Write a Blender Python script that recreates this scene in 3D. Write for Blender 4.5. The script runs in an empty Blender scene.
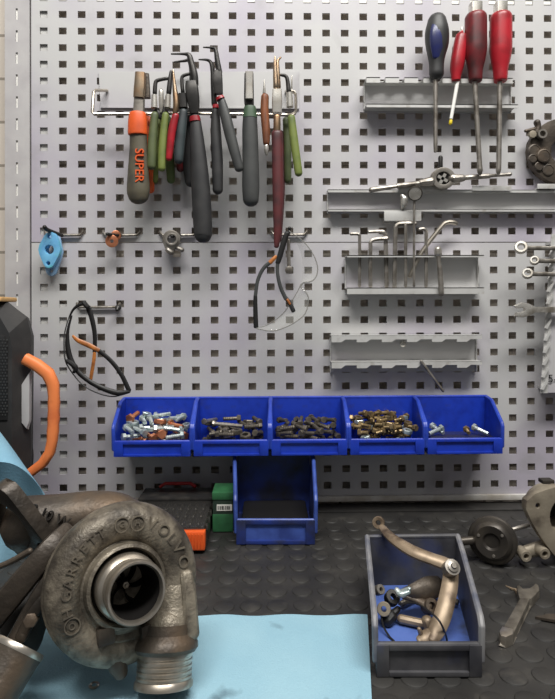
import bpy, bmesh, math, random
from mathutils import Vector, Matrix
random.seed(7)
V = Vector
sc = bpy.context.scene
COL = sc.collection
PI = math.pi

# ------------------------------------------------------------------ camera model (fitted to the hole grid of the board)
F, CX, CY = 525.0, 277.5, 310.0
K = 25 / 38.0
YAW, PIT, ROL = -0.02039694, -0.0035883, -0.00304906
Z0 = 1.06454922 * K                    # camera to board
HX0, HY0 = -0.44763069 * K, -0.60098162 * K
PX, PZ, GAP = .025, 0.0336021 * K, 0.046096 * K
H = .257                               # camera height over the bench
def rotm(a, b, c):
    Ry = Matrix(((math.cos(a), 0, math.sin(a)), (0, 1, 0), (-math.sin(a), 0, math.cos(a))))
    Rx = Matrix(((1, 0, 0), (0, math.cos(b), -math.sin(b)), (0, math.sin(b), math.cos(b))))
    Rz = Matrix(((math.cos(c), -math.sin(c), 0), (math.sin(c), math.cos(c), 0), (0, 0, 1)))
    return Rz @ Rx @ Ry
RM = rotm(YAW, PIT, ROL)
RT = RM.transposed()
def ray(x, y):
    b = RT @ V(((x - CX) / F, (y - CY) / F, 1))
    return V((b.x, b.z, -b.y))         # world: x right, y into the wall, z up
EYE = V((0, -Z0, H))
def P(x, y, d):                        # point d metres in front of the board
    r = ray(x, y); return EYE + r * ((Z0 - d) / r.y)
def B(x, y, h=0.0):                    # point at height h over the bench
    r = ray(x, y); return EYE + r * ((h - H) / r.z)
def S(d): return (Z0 - d) / F          # metres per pixel at that distance

cam = bpy.data.cameras.new('camera'); co = bpy.data.objects.new('camera', cam); COL.objects.link(co)
cam.sensor_fit = 'AUTO'; cam.sensor_width = 36; cam.lens = F * 36 / 699
cam.shift_y = -(349.5 - CY) / 699; cam.clip_start = .01
ax = RT @ V((1, 0, 0)); ay = RT @ V((0, -1, 0)); az = RT @ V((0, 0, -1))
w_ = lambda b: V((b.x, b.z, -b.y))
m = Matrix.Identity(4)
for i, a in enumerate((w_(ax), w_(ay), w_(az))):
    for r in range(3): m[r][i] = a[r]
m.translation = EYE
co.matrix_world = m
sc.camera = co

# ------------------------------------------------------------------ materials
def lin(c):
    return tuple(((v / 255) / 12.92 if v / 255 <= .04045 else ((v / 255 + .055) / 1.055) ** 2.4) for v in c) + (1,)
MT = {}
def mat(name, col, rough=.5, metal=0, col2=None, ns=40, lo=.42, hi=.62, bump=0, bs=None, rough2=None, col3=None, ns3=9, spec=.5, stretch=None, lo3=.5, hi3=.68):
    M = bpy.data.materials.new(name); M.use_nodes = True
    nt = M.node_tree; N = nt.nodes; L = nt.links
    b = N['Principled BSDF']
    b.inputs['Roughness'].default_value = rough; b.inputs['Metallic'].default_value = metal
    b.inputs['Base Color'].default_value = lin(col); b.inputs['Specular IOR Level'].default_value = spec
    tc = N.new('ShaderNodeTexCoord'); src = tc.outputs['Object']
    if stretch:
        mp = N.new('ShaderNodeMapping'); mp.inputs['Scale'].default_value = stretch
        L.new(src, mp.inputs['Vector']); src = mp.outputs['Vector']
    def noise(s, d=5):
        n = N.new('ShaderNodeTexNoise'); n.inputs['Scale'].default_value = s; n.inputs['Detail'].default_value = d
        L.new(src, n.inputs['Vector']); return n
    def ramp(n, a, c):
        r = N.new('ShaderNodeMapRange'); r.inputs['From Min'].default_value = a; r.inputs['From Max'].default_value = c
        L.new(n.outputs['Fac'], r.inputs['Value']); return r
    def mix(fac, a, c):
        x = N.new('ShaderNodeMix'); x.data_type = 'RGBA'
        L.new(fac, x.inputs['Factor'])
        if isinstance(a, tuple): x.inputs['A'].default_value = a
        else: L.new(a, x.inputs['A'])
        x.inputs['B'].default_value = c
        return x.outputs['Result']
    out = lin(col)
    if col2:
        r = ramp(noise(ns), lo, hi)
        out = mix(r.outputs['Result'], out, lin(col2))
        if rough2 is not None:
            q = N.new('ShaderNodeMapRange'); L.new(r.outputs['Result'], q.inputs['Value'])
            q.inputs['To Min'].default_value = rough; q.inputs['To Max'].default_value = rough2
            L.new(q.outputs['Result'], b.inputs['Roughness'])
    if col3: out = mix(ramp(noise(ns3, 8), lo3, hi3).outputs['Result'], out, lin(col3))
    if not isinstance(out, tuple): L.new(out, b.inputs['Base Color'])
    if bump:
        bp = N.new('ShaderNodeBump'); bp.inputs['Strength'].default_value = bump; bp.inputs['Distance'].default_value = .001
        L.new(noise(bs or ns * 3).outputs['Fac'], bp.inputs['Height']); L.new(bp.outputs['Normal'], b.inputs['Normal'])
    MT[name] = M
    return M
mat('board', (191, 190, 189), .42, 0, (176, 170, 181), 6, .42, .64, .04, 300, col3=(150, 147, 148), ns3=13, lo3=.6, hi3=.85)
mat('upright', (184, 181, 180), .5, 0, (170, 166, 167), 30, .4, .7)
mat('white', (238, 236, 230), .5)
mat('rack', (204, 203, 200), .36, .2, (190, 188, 184), 40, .45, .7, col3=(160, 154, 144), ns3=60, lo3=.62, hi3=.8)
mat('rail', (206, 202, 196), .4, 0, (180, 172, 160), 40)
mat('blue', (27, 58, 176), .38, 0, (22, 47, 152), 70, .45, .7, .04, 300, col3=(45, 55, 120), ns3=60, lo3=.6, hi3=.8)
mat('bluedark', (34, 54, 128), .45, 0, (40, 48, 88), 40, .4, .65, .05, 300, col3=(32, 33, 44), ns3=25, lo3=.5, hi3=.7)
mat('bluedirty', (76, 75, 77), .55, 0, (52, 52, 57), 45, .4, .65, .06, 200, col3=(50, 60, 100), ns3=26, lo3=.56, hi3=.78)
mat('rimwall', (44, 72, 178), .36, 0, (34, 56, 156), 60, .4, .7)
mat('rimdirty', (134, 133, 134), .5, 0, (88, 92, 106), 50, .4, .7)
mat('rimblue', (64, 88, 164), .45, 0, (46, 64, 130), 60, .4, .7)
mat('bluefloor', (84, 110, 178), .6, 0, (74, 98, 168), 60, .4, .7, .06, 200, col3=(48, 52, 70), ns3=40, lo3=.55, hi3=.75)
mat('mat', (40, 39, 38), .48, 0, (54, 52, 49), 18, .4, .7, .12, 500, rough2=.62, col3=(74, 71, 66), ns3=60, lo3=.58, hi3=.85)
mat('bench', (60, 58, 56), .7)
mat('towel', (142, 180, 196), .9, 0, (152, 188, 202), 14, .4, .7, .5, 700, col3=(100, 126, 138), ns3=22, lo3=.64, hi3=.74, spec=.15)
mat('sheet', (138, 180, 200), .9, 0, (124, 168, 192), 12, .4, .7, .35, 500, spec=.15)
mat('chrome', (214, 210, 202), .26, .7, (140, 132, 120), 60, .45, .7, rough2=.4)
mat('steel', (164, 158, 150), .34, .7, (104, 98, 90), 70, .42, .68, rough2=.5)
mat('wire', (176, 168, 156), .3, .9)
mat('bronze', (150, 122, 96), .4, 1, (176, 158, 136), 60, rough2=.3)
mat('black_steel', (52, 51, 50), .42, .7, (70, 68, 66), 60)
mat('black_grip', (40, 40, 41), .5, 0, (54, 53, 53), 50, .4, .7)
mat('grey_grip', (68, 69, 68), .45, 0, (52, 53, 54), 40, .4, .7)
mat('teal_grip', (56, 66, 68), .5, 0, (44, 50, 53), 50)
mat('oily_grip', (90, 84, 68), .5, 0, (70, 66, 58), 50)
mat('orange', (224, 92, 36), .45, 0, (190, 78, 36), 40, .5, .75)
mat('handle_orange', (240, 134, 74), .5, 0, (222, 116, 64), 40, .5, .7)
mat('green_grip', (88, 98, 62), .5, 0, (76, 86, 55), 60)
mat('lime_grip', (116, 128, 62), .5, 0, (96, 110, 56), 60)
mat('moss_grip', (82, 96, 52), .5)
mat('red', (176, 32, 44), .36, 0, (138, 28, 36), 40)
mat('dark_red', (98, 30, 34), .4, 0, (62, 32, 32), 45, .4, .62, col3=(130, 26, 34), ns3=30)
mat('maroon', (92, 42, 44), .45, 0, (70, 38, 40), 50)
mat('wood', (136, 80, 48), .5, 0, (88, 52, 34), 50, stretch=(4, 4, .6))
mat('bottle_green', (62, 84, 62), .5)
mat('navy', (36, 42, 96), .35, 0, (46, 50, 84), 50)
mat('yellow', (226, 200, 40), .5)
mat('orange_accent', (196, 122, 60), .4, 0, (150, 92, 50), 90)
mat('copper', (192, 126, 92), .38, .6, (170, 104, 74), 80)
mat('cyan', (112, 180, 220), .5, 0, (96, 160, 208), 70, col3=(96, 196, 178), ns3=30)
mat('pale_cyan', (150, 190, 226), .6)
mat('zinc', (206, 214, 212), .3, .6, (150, 166, 166), 80)
mat('dark_bolt', (92, 86, 77), .42, .6, (124, 115, 102), 80)
mat('brass_bolt', (152, 130, 92), .4, .6, (92, 80, 62), 90)
mat('turbo', (136, 127, 112), .42, .35, (84, 76, 66), 130, .4, .7, .6, 520, rough2=.6, col3=(44, 39, 34), ns3=30, lo3=.44, hi3=.7)
mat('turbo_dark', (88, 79, 69), .48, .4, (62, 56, 51), 50, .35, .65, .5, 300, col3=(104, 86, 68), ns3=20)
mat('turbo_oily', (74, 66, 58), .42, .4, (46, 41, 36), 40, .35, .65, .5, 260)
mat('turbo_black', (34, 31, 28), .6, .1, (48, 43, 38), 40, bump=.3)
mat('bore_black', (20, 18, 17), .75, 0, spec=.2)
mat('letter', (124, 115, 101), .42, .4, (92, 85, 76), 90)
mat('machined', (204, 196, 184), .3, .9, (160, 150, 136), 50, rough2=.42)
mat('alloy', (158, 148, 131), .5, .35, (122, 112, 98), 40, .4, .65, .3, 240, col3=(86, 78, 70), ns3=40, lo3=.56, hi3=.72)
mat('bare', (156, 138, 116), .46, .4, (116, 99, 81), 60, .4, .66, col3=(80, 66, 52), ns3=60, lo3=.54, hi3=.72)
mat('wrench_steel', (122, 116, 106), .45, .5, (84, 78, 70), 70, .4, .65, .2, 400)
mat('canister', (66, 62, 58), .4, .6, (84, 78, 70), 40)
mat('radio', (42, 41, 41), .6, 0, (54, 52, 51), 40)
mat('radio_dark', (24, 24, 25), .7)
mat('tan', (206, 164, 108), .6)
mat('case', (38, 37, 37), .35, 0, (56, 53, 50), 60)
mat('box_green', (46, 100, 62), .55, 0, (36, 80, 50), 60)
mat('box_dark', (34, 50, 40), .6)
mat('paper', (214, 212, 204), .7)
mat('ink', (28, 27, 27), .6)
mat('red_plastic', (160, 40, 40), .45)
mat('black', (22, 21, 21), .5)
mat('bit', (120, 116, 110), .35, .9)

def glassy(name, tint, alpha, rough=.06):
    M = bpy.data.materials.new(name); M.use_nodes = True
    nt = M.node_tree; N = nt.nodes; L = nt.links
    b = N['Principled BSDF']; b.inputs['Roughness'].default_value = rough
    b.inputs['Base Color'].default_value = lin(tint); b.inputs['Alpha'].default_value = alpha
    MT[name] = M
glassy('lens', (206, 206, 200), .12, .03)
glassy('smoke_lens', (150, 148, 142), .10, .05)
glassy('lens_edge', (150, 148, 142), .6, .1)
glassy('lid', (70, 68, 66), .45, .2)
def brick():
    M = bpy.data.materials.new('brickwork'); M.use_nodes = True
    nt = M.node_tree; N = nt.nodes; L = nt.links; b = N['Principled BSDF']
    tc = N.new('ShaderNodeTexCoord'); mp = N.new('ShaderNodeMapping'); mp.inputs['Rotation'].default_value = (PI / 2, 0, 0)
    t = N.new('ShaderNodeTexBrick'); L.new(tc.outputs['Object'], mp.inputs['Vector']); L.new(mp.outputs['Vector'], t.inputs['Vector'])
    t.inputs['Color1'].default_value = lin((212, 202, 190)); t.inputs['Color2'].default_value = lin((200, 190, 178)); t.inputs['Mortar'].default_value = lin((148, 138, 126))
    t.inputs['Scale'].default_value = 1; t.inputs['Brick Width'].default_value = .2; t.inputs['Row Height'].default_value = .059; t.inputs['Mortar Size'].default_value = .002
    L.new(t.outputs['Color'], b.inputs['Base Color']); b.inputs['Roughness'].default_value = .85
    MT['brick'] = M
brick()
mat('floor', (120, 118, 114), .7, 0, (104, 102, 98), 6)

# ------------------------------------------------------------------ mesh helpers
def nb(): return bmesh.new()
def tag(o, label=None, cat=None, group=None, kind=None):
    if label: o['label'] = label
    if cat: o['category'] = cat
    if group: o['group'] = group
    if kind: o['kind'] = kind
    return o
def thing(name, label, cat, loc=(0, 0, 0), group=None):
    o = bpy.data.objects.new(name, None); COL.objects.link(o); o.location = loc; o.empty_display_size = .02
    return tag(o, label, cat, group)
def wloc(o):
    v = V((0, 0, 0))
    while o: v = v + o.location; o = o.parent
    return v
def fin(name, bm, mt, parent=None, label=None, cat=None, group=None, kind=None, ang=35):
    bmesh.ops.recalc_face_normals(bm, faces=bm.faces)
    if parent: off = wloc(parent)
    else:
        xs = [v.co for v in bm.verts]
        off = V(((min(c.x for c in xs) + max(c.x for c in xs)) / 2, (min(c.y for c in xs) + max(c.y for c in xs)) / 2, min(c.z for c in xs)))
    bmesh.ops.translate(bm, verts=bm.verts, vec=-off)
    me = bpy.data.meshes.new(name); bm.to_mesh(me); bm.free()
    me.materials.append(MT[mt] if isinstance(mt, str) else mt)
    for p in me.polygons: p.use_smooth = True
    me.set_sharp_from_angle(angle=math.radians(ang))
    o = bpy.data.objects.new(name, me); COL.objects.link(o)
    if parent: o.parent = parent
    else: o.location = off
    return tag(o, label, cat, group, kind)
def box(bm, c, s, rot=None, bev=0):
    r = bmesh.ops.create_cube(bm, size=1)
    vs = r['verts']
    mm = Matrix.Translation(V(c)) @ (rot.to_4x4() if rot else Matrix.Identity(4)) @ Matrix.Diagonal((*s, 1))
    bmesh.ops.transform(bm, matrix=mm, verts=vs)
    if bev:
        es = list({e for v in vs for e in v.link_edges})
        bmesh.ops.bevel(bm, geom=es, offset=bev, segments=2, profile=.6, affect='EDGES')
def bx(bm, x0, x1, y0, y1, z0, z1, bev=0):
    box(bm, ((x0 + x1) / 2, (y0 + y1) / 2, (z0 + z1) / 2), (abs(x1 - x0), abs(y1 - y0), abs(z1 - z0)), None, bev)
def cr(pts, n):
    if n < 2 or len(pts) < 3: return pts
    out = []
    for i in range(len(pts) - 1):
        p0 = pts[max(i - 1, 0)]; p1 = pts[i]; p2 = pts[i + 1]; p3 = pts[min(i + 2, len(pts) - 1)]
        for k in range(n):
            t = k / n
            out.append(tuple(.5 * (2 * b + (c - a) * t + (2 * a - 5 * b + 4 * c - d) * t * t + (3 * b - a - 3 * c + d) * t ** 3) for a, b, c, d in zip(p0, p1, p2, p3)))
    out.append(tuple(pts[-1])); return out
def tube(bm, pts, rads, seg=10, flat=1.0, nrm=V((0, -1, 0)), rnd=True, caps=True, power=1.0, closed=False):
    pts = [V(p) for p in pts]; n = len(pts)
    if not isinstance(rads, (list, tuple)): rads = [rads] * n
    tg = []
    for i in range(n):
        if closed: t = pts[(i + 1) % n] - pts[i - 1]
        else: t = pts[min(i + 1, n - 1)] - pts[max(i - 1, 0)]
        tg.append(t.normalized() if t.length > 1e-9 else V((0, 0, 1)))
    rings = []; side = None
    seq = [(pts[i], tg[i], rads[i]) for i in range(n)]
    if rnd and not closed:
        a = [(pts[0] - tg[0] * rads[0] * o * min(1, flat * 1.3), tg[0], rads[0] * k) for o, k in ((.85, .35), (.62, .72), (.3, .93))]
        z = [(pts[-1] + tg[-1] * rads[-1] * o * min(1, flat * 1.3), tg[-1], rads[-1] * k) for o, k in ((.3, .93), (.62, .72), (.85, .35))]
        seq = a + seq + z
    for p, t, r in seq:
        s = t.cross(nrm)
        if s.length < .25:
            s = (side - t * side.dot(t)) if side else t.orthogonal()
        elif side and s.dot(side) < 0 and s.length < .6: s = -s
        s.normalize(); side = s
        u = s.cross(t).normalized()
        ring = []
        for k in range(seg):
            a = 2 * PI * k / seg + PI / seg
            ca, sa = math.cos(a), math.sin(a)
            if power != 1: ca = math.copysign(abs(ca) ** power, ca); sa = math.copysign(abs(sa) ** power, sa)
            ring.append(bm.verts.new(p + s * ca * r + u * sa * r * flat))
        rings.append(ring)
    m_ = len(rings)
    for i in range(m_ if closed else m_ - 1):
        A, C = rings[i], rings[(i + 1) % m_]
        for k in range(seg): bm.faces.new((A[k], A[(k + 1) % seg], C[(k + 1) % seg], C[k]))
    if caps and not closed:
        bm.faces.new(rings[0][::-1]); bm.faces.new(rings[-1])
def frame(n, up=V((0, 0, 1))):
    n = V(n).normalized(); u = up.cross(n)
    if u.length < 1e-4: u = V((1, 0, 0))
    u.normalize(); v = n.cross(u); return u, v, n
def lathe(bm, prof, o, ax_, seg=32, close=False, arc=2 * PI):
    u, v, n = frame(ax_); o = V(o); rings = []
    for r, h in prof:
        if r < 1e-6: rings.append([bm.verts.new(o + n * h)])
        else: rings.append([bm.verts.new(o + n * h + u * r * math.cos(2 * PI * k / seg) + v * r * math.sin(2 * PI * k / seg)) for k in range(seg)])
    m_ = len(rings)
    for i in range(m_ if close else m_ - 1):
        A, C = rings[i], rings[(i + 1) % m_]
        for k in range(seg):
            k2 = (k + 1) % seg
            if len(A) == 1 and len(C) == 1: continue
            if len(A) == 1: bm.faces.new((A[0], C[k2], C[k]))
            elif len(C) == 1: bm.faces.new((A[k], A[k2], C[0]))
            else: bm.faces.new((A[k], A[k2], C[k2], C[k]))
def plate(bm, outer, holes, th, o=V((0, 0, 0)), u=V((1, 0, 0)), v=V((0, 0, 1)), bev=0):
    """flat outline (2-D loops in the u,v plane) with holes, given thickness along u x v"""
    t = nb(); es = []
    for lp in [outer] + holes:
        vs = [t.verts.new((a, b, 0)) for a, b in lp]
        for i in range(len(vs)): es.append(t.edges.new((vs[i], vs[(i + 1) % len(vs)])))
    bmesh.ops.triangle_fill(t, use_beauty=True, use_dissolve=False, edges=es)
    bmesh.ops.recalc_face_normals(t, faces=t.faces)
    for f in t.faces:
        if f.normal.z < 0: f.normal_flip()
    bnd = [e for e in t.edges if len(e.link_faces) == 1]
    fs = list(t.faces)
    r = bmesh.ops.extrude_face_region(t, geom=fs)
    nv = [g for g in r['geom'] if isinstance(g, bmesh.types.BMVert)]
    bmesh.ops.translate(t, verts=nv, vec=(0, 0, th))
    for f in fs:
        if f.is_valid: f.normal_flip()
    if bev:
        es = [e for e in t.edges if len(e.link_faces) == 2 and abs(e.link_faces[0].normal.dot(e.link_faces[1].normal)) < .3 and abs(e.verts[0].co.z - e.verts[1].co.z) < 1e-7]
        bmesh.ops.bevel(t, geom=es, offset=bev, segments=2, profile=.6, affect='EDGES')
    n = u.cross(v)
    mp = {}
    for q in t.verts: mp[q] = bm.verts.new(o + u * q.co.x + v * q.co.y + n * q.co.z)
    for f in t.faces:
        try: bm.faces.new([mp[q] for q in f.verts])
        except ValueError: pass
    t.free()
def circ(cx, cy, r, n=24, ry=None): return [(cx + r * math.cos(2 * PI * k / n), cy + (ry or r) * math.sin(2 * PI * k / n)) for k in range(n)]
def pxplate(bm, outer, d, th, holes=(), bev=0):
    """outline in picture pixels standing parallel to the board at distance d, thickness th towards the viewer"""
    o = P(CX, CY, d); f = lambda lp: [((P(x, y, d) - o).x, (P(x, y, d) - o).z) for x, y in lp]
    plate(bm, f(outer), [f(h) for h in holes], th, o, V((1, 0, 0)), V((0, 0, 1)), bev)
def text(bm, body, size, o, u, v, depth=.0005, align='CENTER'):
    cu = bpy.data.curves.new('t', 'FONT'); cu.body = body; cu.size = size; cu.extrude = depth; cu.align_x = align; cu.align_y = 'CENTER'; cu.resolution_u = 3
    ob = bpy.data.objects.new('t', cu); COL.objects.link(ob)
    dg = bpy.context.evaluated_depsgraph_get(); me = bpy.data.meshes.new_from_object(ob.evaluated_get(dg))
    t = nb(); t.from_mesh(me); bmesh.ops.remove_doubles(t, verts=t.verts, dist=1e-7)
    n = u.cross(v); mp = {}
    for q in t.verts: mp[q] = bm.verts.new(o + u * q.co.x + v * q.co.y + n * q.co.z)
    for f in t.faces:
        try: bm.faces.new([mp[q] for q in f.verts])
        except ValueError: pass
    t.free(); bpy.data.objects.remove(ob); bpy.data.meshes.remove(me); bpy.data.curves.remove(cu)
def stroke(bm, pts, d, flat=1.0, seg=10, sub=4, rnd=True, power=1.0):
    """round bar through (x, y, radius[, extra distance]) picture points near the board"""
    q = cr([(p[0], p[1], p[2], p[3] if len(p) > 3 else 0.0) for p in pts], sub)
    tube(bm, [P(a[0], a[1], d + a[3]) for a in q], [a[2] * S(d + a[3]) for a in q], seg, flat, rnd=rnd, power=power)
def tool(name, label, cat, parts, group=None, anchor=None):
    """parts: (name, material, distance, [strokes], flat[, label])"""
    p0 = parts[0]; x, y = anchor or p0[3][0][0][:2]
    t = thing(name, label, cat, P(x, y, p0[2]), group)
    for p in parts:
        bm = nb()
        sq = p[0] in ('jaw', 'joint', 'hex_bolster')
        for s in p[3]: stroke(bm, s, p[2], p[4] if len(p) > 4 else 1.0, 12 if sq else 16, rnd=not (sq or len(p) > 6 or p[0] in ('collar', 'sleeve', 'shaft')), power=.5 if sq else 1.0)
        fin(p[0], bm, p[1], t, p[5] if len(p) > 5 else None)
    return t
XH, ZH, YN = V((1, 0, 0)), V((0, 0, 1)), V((0, -1, 0))

# ------------------------------------------------------------------ the setting
WALLY = .020
bm = nb(); bx(bm, -1.6, 1.6, WALLY, WALLY + .1, -.9, 1.6); fin('wall_back', bm, 'brick', kind='structure')
bm = nb(); bx(bm, -1.6, 1.6, -2.6, WALLY, -.95, -.9); fin('floor', bm, 'floor', kind='structure')
def hx(i): return HX0 + i * PX
def hz(k): return H - (HY0 + k * PZ)
def hz2(j): return H - (HY0 + 13 * PZ + GAP + j * PZ)
HW, HH = 7.7 * 1.334e-3 / 2, 6.9 * 1.334e-3 / 2
NX = 33
XL = P(31.6, 300, 0).x; XR = hx(NX - 1) + .0125
ZS = P(277, 242.3, 0).z
ZB = P(277, 496.5, 0).z
def panel(name, label, rows, z0, z1):
    xs = [XL]; zs = [z0]
    for i in range(NX): xs += [hx(i) - HW, hx(i) + HW]
    for z in sorted(rows): zs += [z - HH, z + HH]
    xs.append(XR); zs.append(z1)
    bm = nb(); g = [[[bm.verts.new((x, y, z)) for z in zs] for x in xs] for y in (0, .0015)]
    nx, nz = len(xs) - 1, len(zs) - 1
    hole = lambda i, j: i < 0 or j < 0 or i >= nx or j >= nz or (i % 2 == 1 and j % 2 == 1)
    for i in range(nx):
        for j in range(nz):
            if hole(i, j): continue
            for s in (0, 1): bm.faces.new((g[s][i][j], g[s][i + 1][j], g[s][i + 1][j + 1], g[s][i][j + 1]))
            for (di, dj, a, b) in ((-1, 0, (i, j), (i, j + 1)), (1, 0, (i + 1, j), (i + 1, j + 1)), (0, -1, (i, j), (i + 1, j)), (0, 1, (i, j + 1), (i + 1, j + 1))):
                if hole(i + di, j + dj): bm.faces.new((g[0][a[0]][a[1]], g[0][b[0]][b[1]], g[1][b[0]][b[1]], g[1][a[0]][a[1]]))
    for v in list(bm.verts):
        if not v.link_faces: bm.verts.remove(v)
    return fin(name, bm, 'board', None, label, 'pegboard')
panel('perforated_panel', 'upper grey steel pegboard panel of square holes, above the horizontal seam', [hz(k) for k in range(-5, 14)], ZS + .0006, hz(-5) + .012)
panel('perforated_panel', 'lower grey steel pegboard panel of square holes, from the seam down to the bench', [hz2(j) for j in range(0, 15)], ZB, ZS - .0006)
# upright with slots at the left edge
t = thing('slotted_upright', 'grey steel wall upright with thin vertical slots at the left edge of the pegboard', 'upright', P(18, 500, 0))
x0, x1 = P(5, 300, 0).x, P(29.8, 300, 0).x
zz = [P(17, y, 0).z for y in range(-8, 500, 22)]
bm = nb(); sl = []
xm = P(17, 250, 0).x
plate(bm, [(x0, 0), (x1, 0), (x1, hz(-5) + .012), (x0, hz(-5) + .012)], [[(xm - .0014, z - .0075), (xm + .0014, z - .0075), (xm + .0014, z + .0075), (xm - .0014, z + .0075)] for z in zz if z > .03], .0015, V((0, .0015, 0)), XH, ZH)
fin('face', bm, 'upright', t)
bm = nb()
bx(bm, x0, x0 + .0015, .0016, WALLY - .001, 0, hz(-5)); bx(bm, x1 - .0015, x1, .0016, WALLY - .001, 0, hz(-5)); fin('flange', bm, 'upright', t)
bm = nb(); bx(bm, xm - .004, xm + .004, .0018, .004, 0.02, hz(-5)); fin('painted_slot_light', bm, 'white', t)  # white strip stands for light coming through the slots from behind
# strips behind the board; the white one is added to brighten the topmost holes
bm = nb(); bx(bm, XL, hx(NX - 1), .002, .005, hz(-1) - .0022, hz(-1) + .012); fin('backing_strip', bm, 'white', None, 'white strip added behind the topmost row of square holes to make them look lit', 'rail')
bm = nb(); bx(bm, XL + .001, hx(0) + HW + .002, .003, .006, .02, hz(-4)); fin('backing_strip', bm, 'rack', None, 'grey rail showing through the leftmost column of square holes', 'rail')
bm = nb(); bx(bm, hx(1) - HW - .001, hx(1) + HW + .001, .003, .006, .03, hz2(3)); fin('backing_strip', bm, 'rack', None, 'grey strip showing through the second hole column beside the orange handle', 'rail')
# bench rail
bm = nb(); bx(bm, XL - .04, XR, -.006, -.0005, P(277, 502.5, .006).z, P(277, 497.3, .006).z, .0006); fin('base_rail', bm, 'rail', None, 'pale metal strip along the bottom edge of the pegboard', 'rail')
# workbench
t = thing('workbench', 'dark workbench under the ribbed rubber mat against the wall', 'workbench', (0, -.35, -.9))
bm = nb(); bx(bm, -.75, .75, -.72, .012, -.045, -.003, .002); fin('tabletop', bm, 'bench', t)
for x in (-.7, .7):
    for y in (-.67, -.05):
        bm = nb(); bx(bm, x - .03, x + .03, y - .03, y + .03, -.9, -.045); fin('leg', bm, 'bench', t)
bm = nb(); bx(bm, -.74, .74, -.71, -.0065, -.003, 0, .0005)
xs0, ys0, pt = -.0149, -(Z0 - .4833), .0234
for i in range(-21, 22):
    for j in range(-9, 15):
        x, y = xs0 + i * pt, ys0 + j * pt
        if abs(x) < .72 and -.70 < y < -.045:
            lathe(bm, [(.0098, -.0002), (.0092, .0007), (.0082, .0011), (0, .0011)], (x, y, 0), (0, 0, 1), 20)
bx(bm, -.74, .74, -.03, -.0065, 0, .002, .0008)
fin('rubber_mat', bm, 'mat', None, 'black rubber mat with raised round studs covering the bench top', 'mat', ang=25)

# ------------------------------------------------------------------ sheet-metal holders on the board
def holder(name, label, x0, x1, flanges, d, pz0, pz1, group=None, ends=True):
    """flanges: (y of the lip's upper edge, lip height px, tooth pitch px or 0, tooth share, dip px)"""
    t = thing(name, label, 'tool rack', P((x0 + x1) / 2, pz1, d), group)
    bm = nb()
    A, C = P(x0, pz0, 0), P(x1, pz1, 0)
    xa, xb = P(x0, pz0, d).x, P(x1, pz0, d).x
    bx(bm, xa, xb, -.0022, -.0008, A.z, C.z); fin('back_plate', bm, 'board', t)
    for (y, lip, pitch, share, dip) in flanges:
        bm = nb(); zt = P((x0 + x1) / 2, y, d).z; zl = P((x0 + x1) / 2, y + lip, d).z; th = .0012
        if not pitch:
            bx(bm, xa, xb, -d, -.0022, zt - th, zt); bx(bm, xa, xb, -d, -d + th, zl, zt)
        else:
            n = max(1, round((x1 - x0) / pitch)); w = (xb - xa) / n
            bx(bm, xa, xb, -d * .5, -.0022, zt - th, zt)
            zm = zt + (zl - zt) * dip
            if dip > 0: bx(bm, xa, xb, -d, -d + th, zm, zt); bx(bm, xa, xb, -d, -d * .5, zt - th, zt)
            for k in range(n):
                p0, p1 = xa + k * w, xa + k * w + w * share
                if not dip: bx(bm, p0, p1, -d, -d * .5, zt - th, zt)
                o = V((0, -d + th, 0)); e = w * .16 if dip else 0
                plate(bm, [(p0, zl), (p1 - e, zl), (p1, zm if dip else zt), (p0, zm if dip else zt)], [], th, o, XH, ZH)
        fin('shelf', bm, 'rack', t)
    if ends:
        for x in (xa, xb - .001):
            bm = nb(); bx(bm, x, x + .001, -.006, -.0022, C.z, A.z); fin('end_tab', bm, 'rack', t)
    return t
holder('screwdriver_rack', 'grey notched sheet metal rack holding the four screwdrivers', 366.5, 518, [(77.5, 5.5, 18.3, .72, 0), (104, 3.5, 0, 1, 0)], .024, 86, 114)
holder('tool_strip', 'long grey metal strip under the die stock, running to the right edge', 328, 600, [(189.5, 3, 0, 1, 0), (209, 2.5, 0, 1, 0)], .014, 191, 214)
for (a, b, y0, y1, wh) in ((398, 447, 186.5, 191.5, 'small grey metal tab below the die stock ring'), (472, 511, 186, 191, 'small grey metal tab below the right end of the die stock'), (384, 421, 211.5, 221, 'flat grey metal tab hanging below the inspection mirror head'), (537, 556, 184, 189, 'small pale metal tab at the right edge under the chain ring')):
    bm = nb(); q = P(a, y0, .016); r = P(b, y1, .016); bx(bm, q.x, r.x, -.0175, -.0158, r.z, q.z, .0003); bx(bm, q.x + .002, r.x - .002, -.016, -.0005, r.z + .001, r.z + .0022)
    fin('metal_tab', bm, 'rack', None, wh, 'tab')
holder('hex_key_rack', 'grey two shelf rack with the row of bent hex keys', 347, 484, [(255, 2.2, 0, 1, 0), (287.5, 6.5, 0, 1, 0)], .024, 257, 289)
holder('notched_rack', 'grey scalloped rack, nearly empty, above the two right blue bins', 331.5, 482, [(335, 7, 24.6, .55, .62), (361.5, 6.5, 24.6, .55, .55)], .022, 337, 371)
bm = nb(); c = P(403, 344, .0022); lathe(bm, [(0, 0), (.0042, 0), (.004, .0016), (.0025, .003), (0, .0034)], c, YN, 16); fin('screw', bm, 'chrome', None, 'round screw head fixing the scalloped rack to the board', 'screw')
bm = nb(); stroke(bm, [(421, 361, 1.4, 0), (443, 391, 1.4, 0)], .024); fin('steel_pin', bm, 'steel', None, 'thin dark pin slanting down out of the scalloped rack', 'pin')

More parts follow.
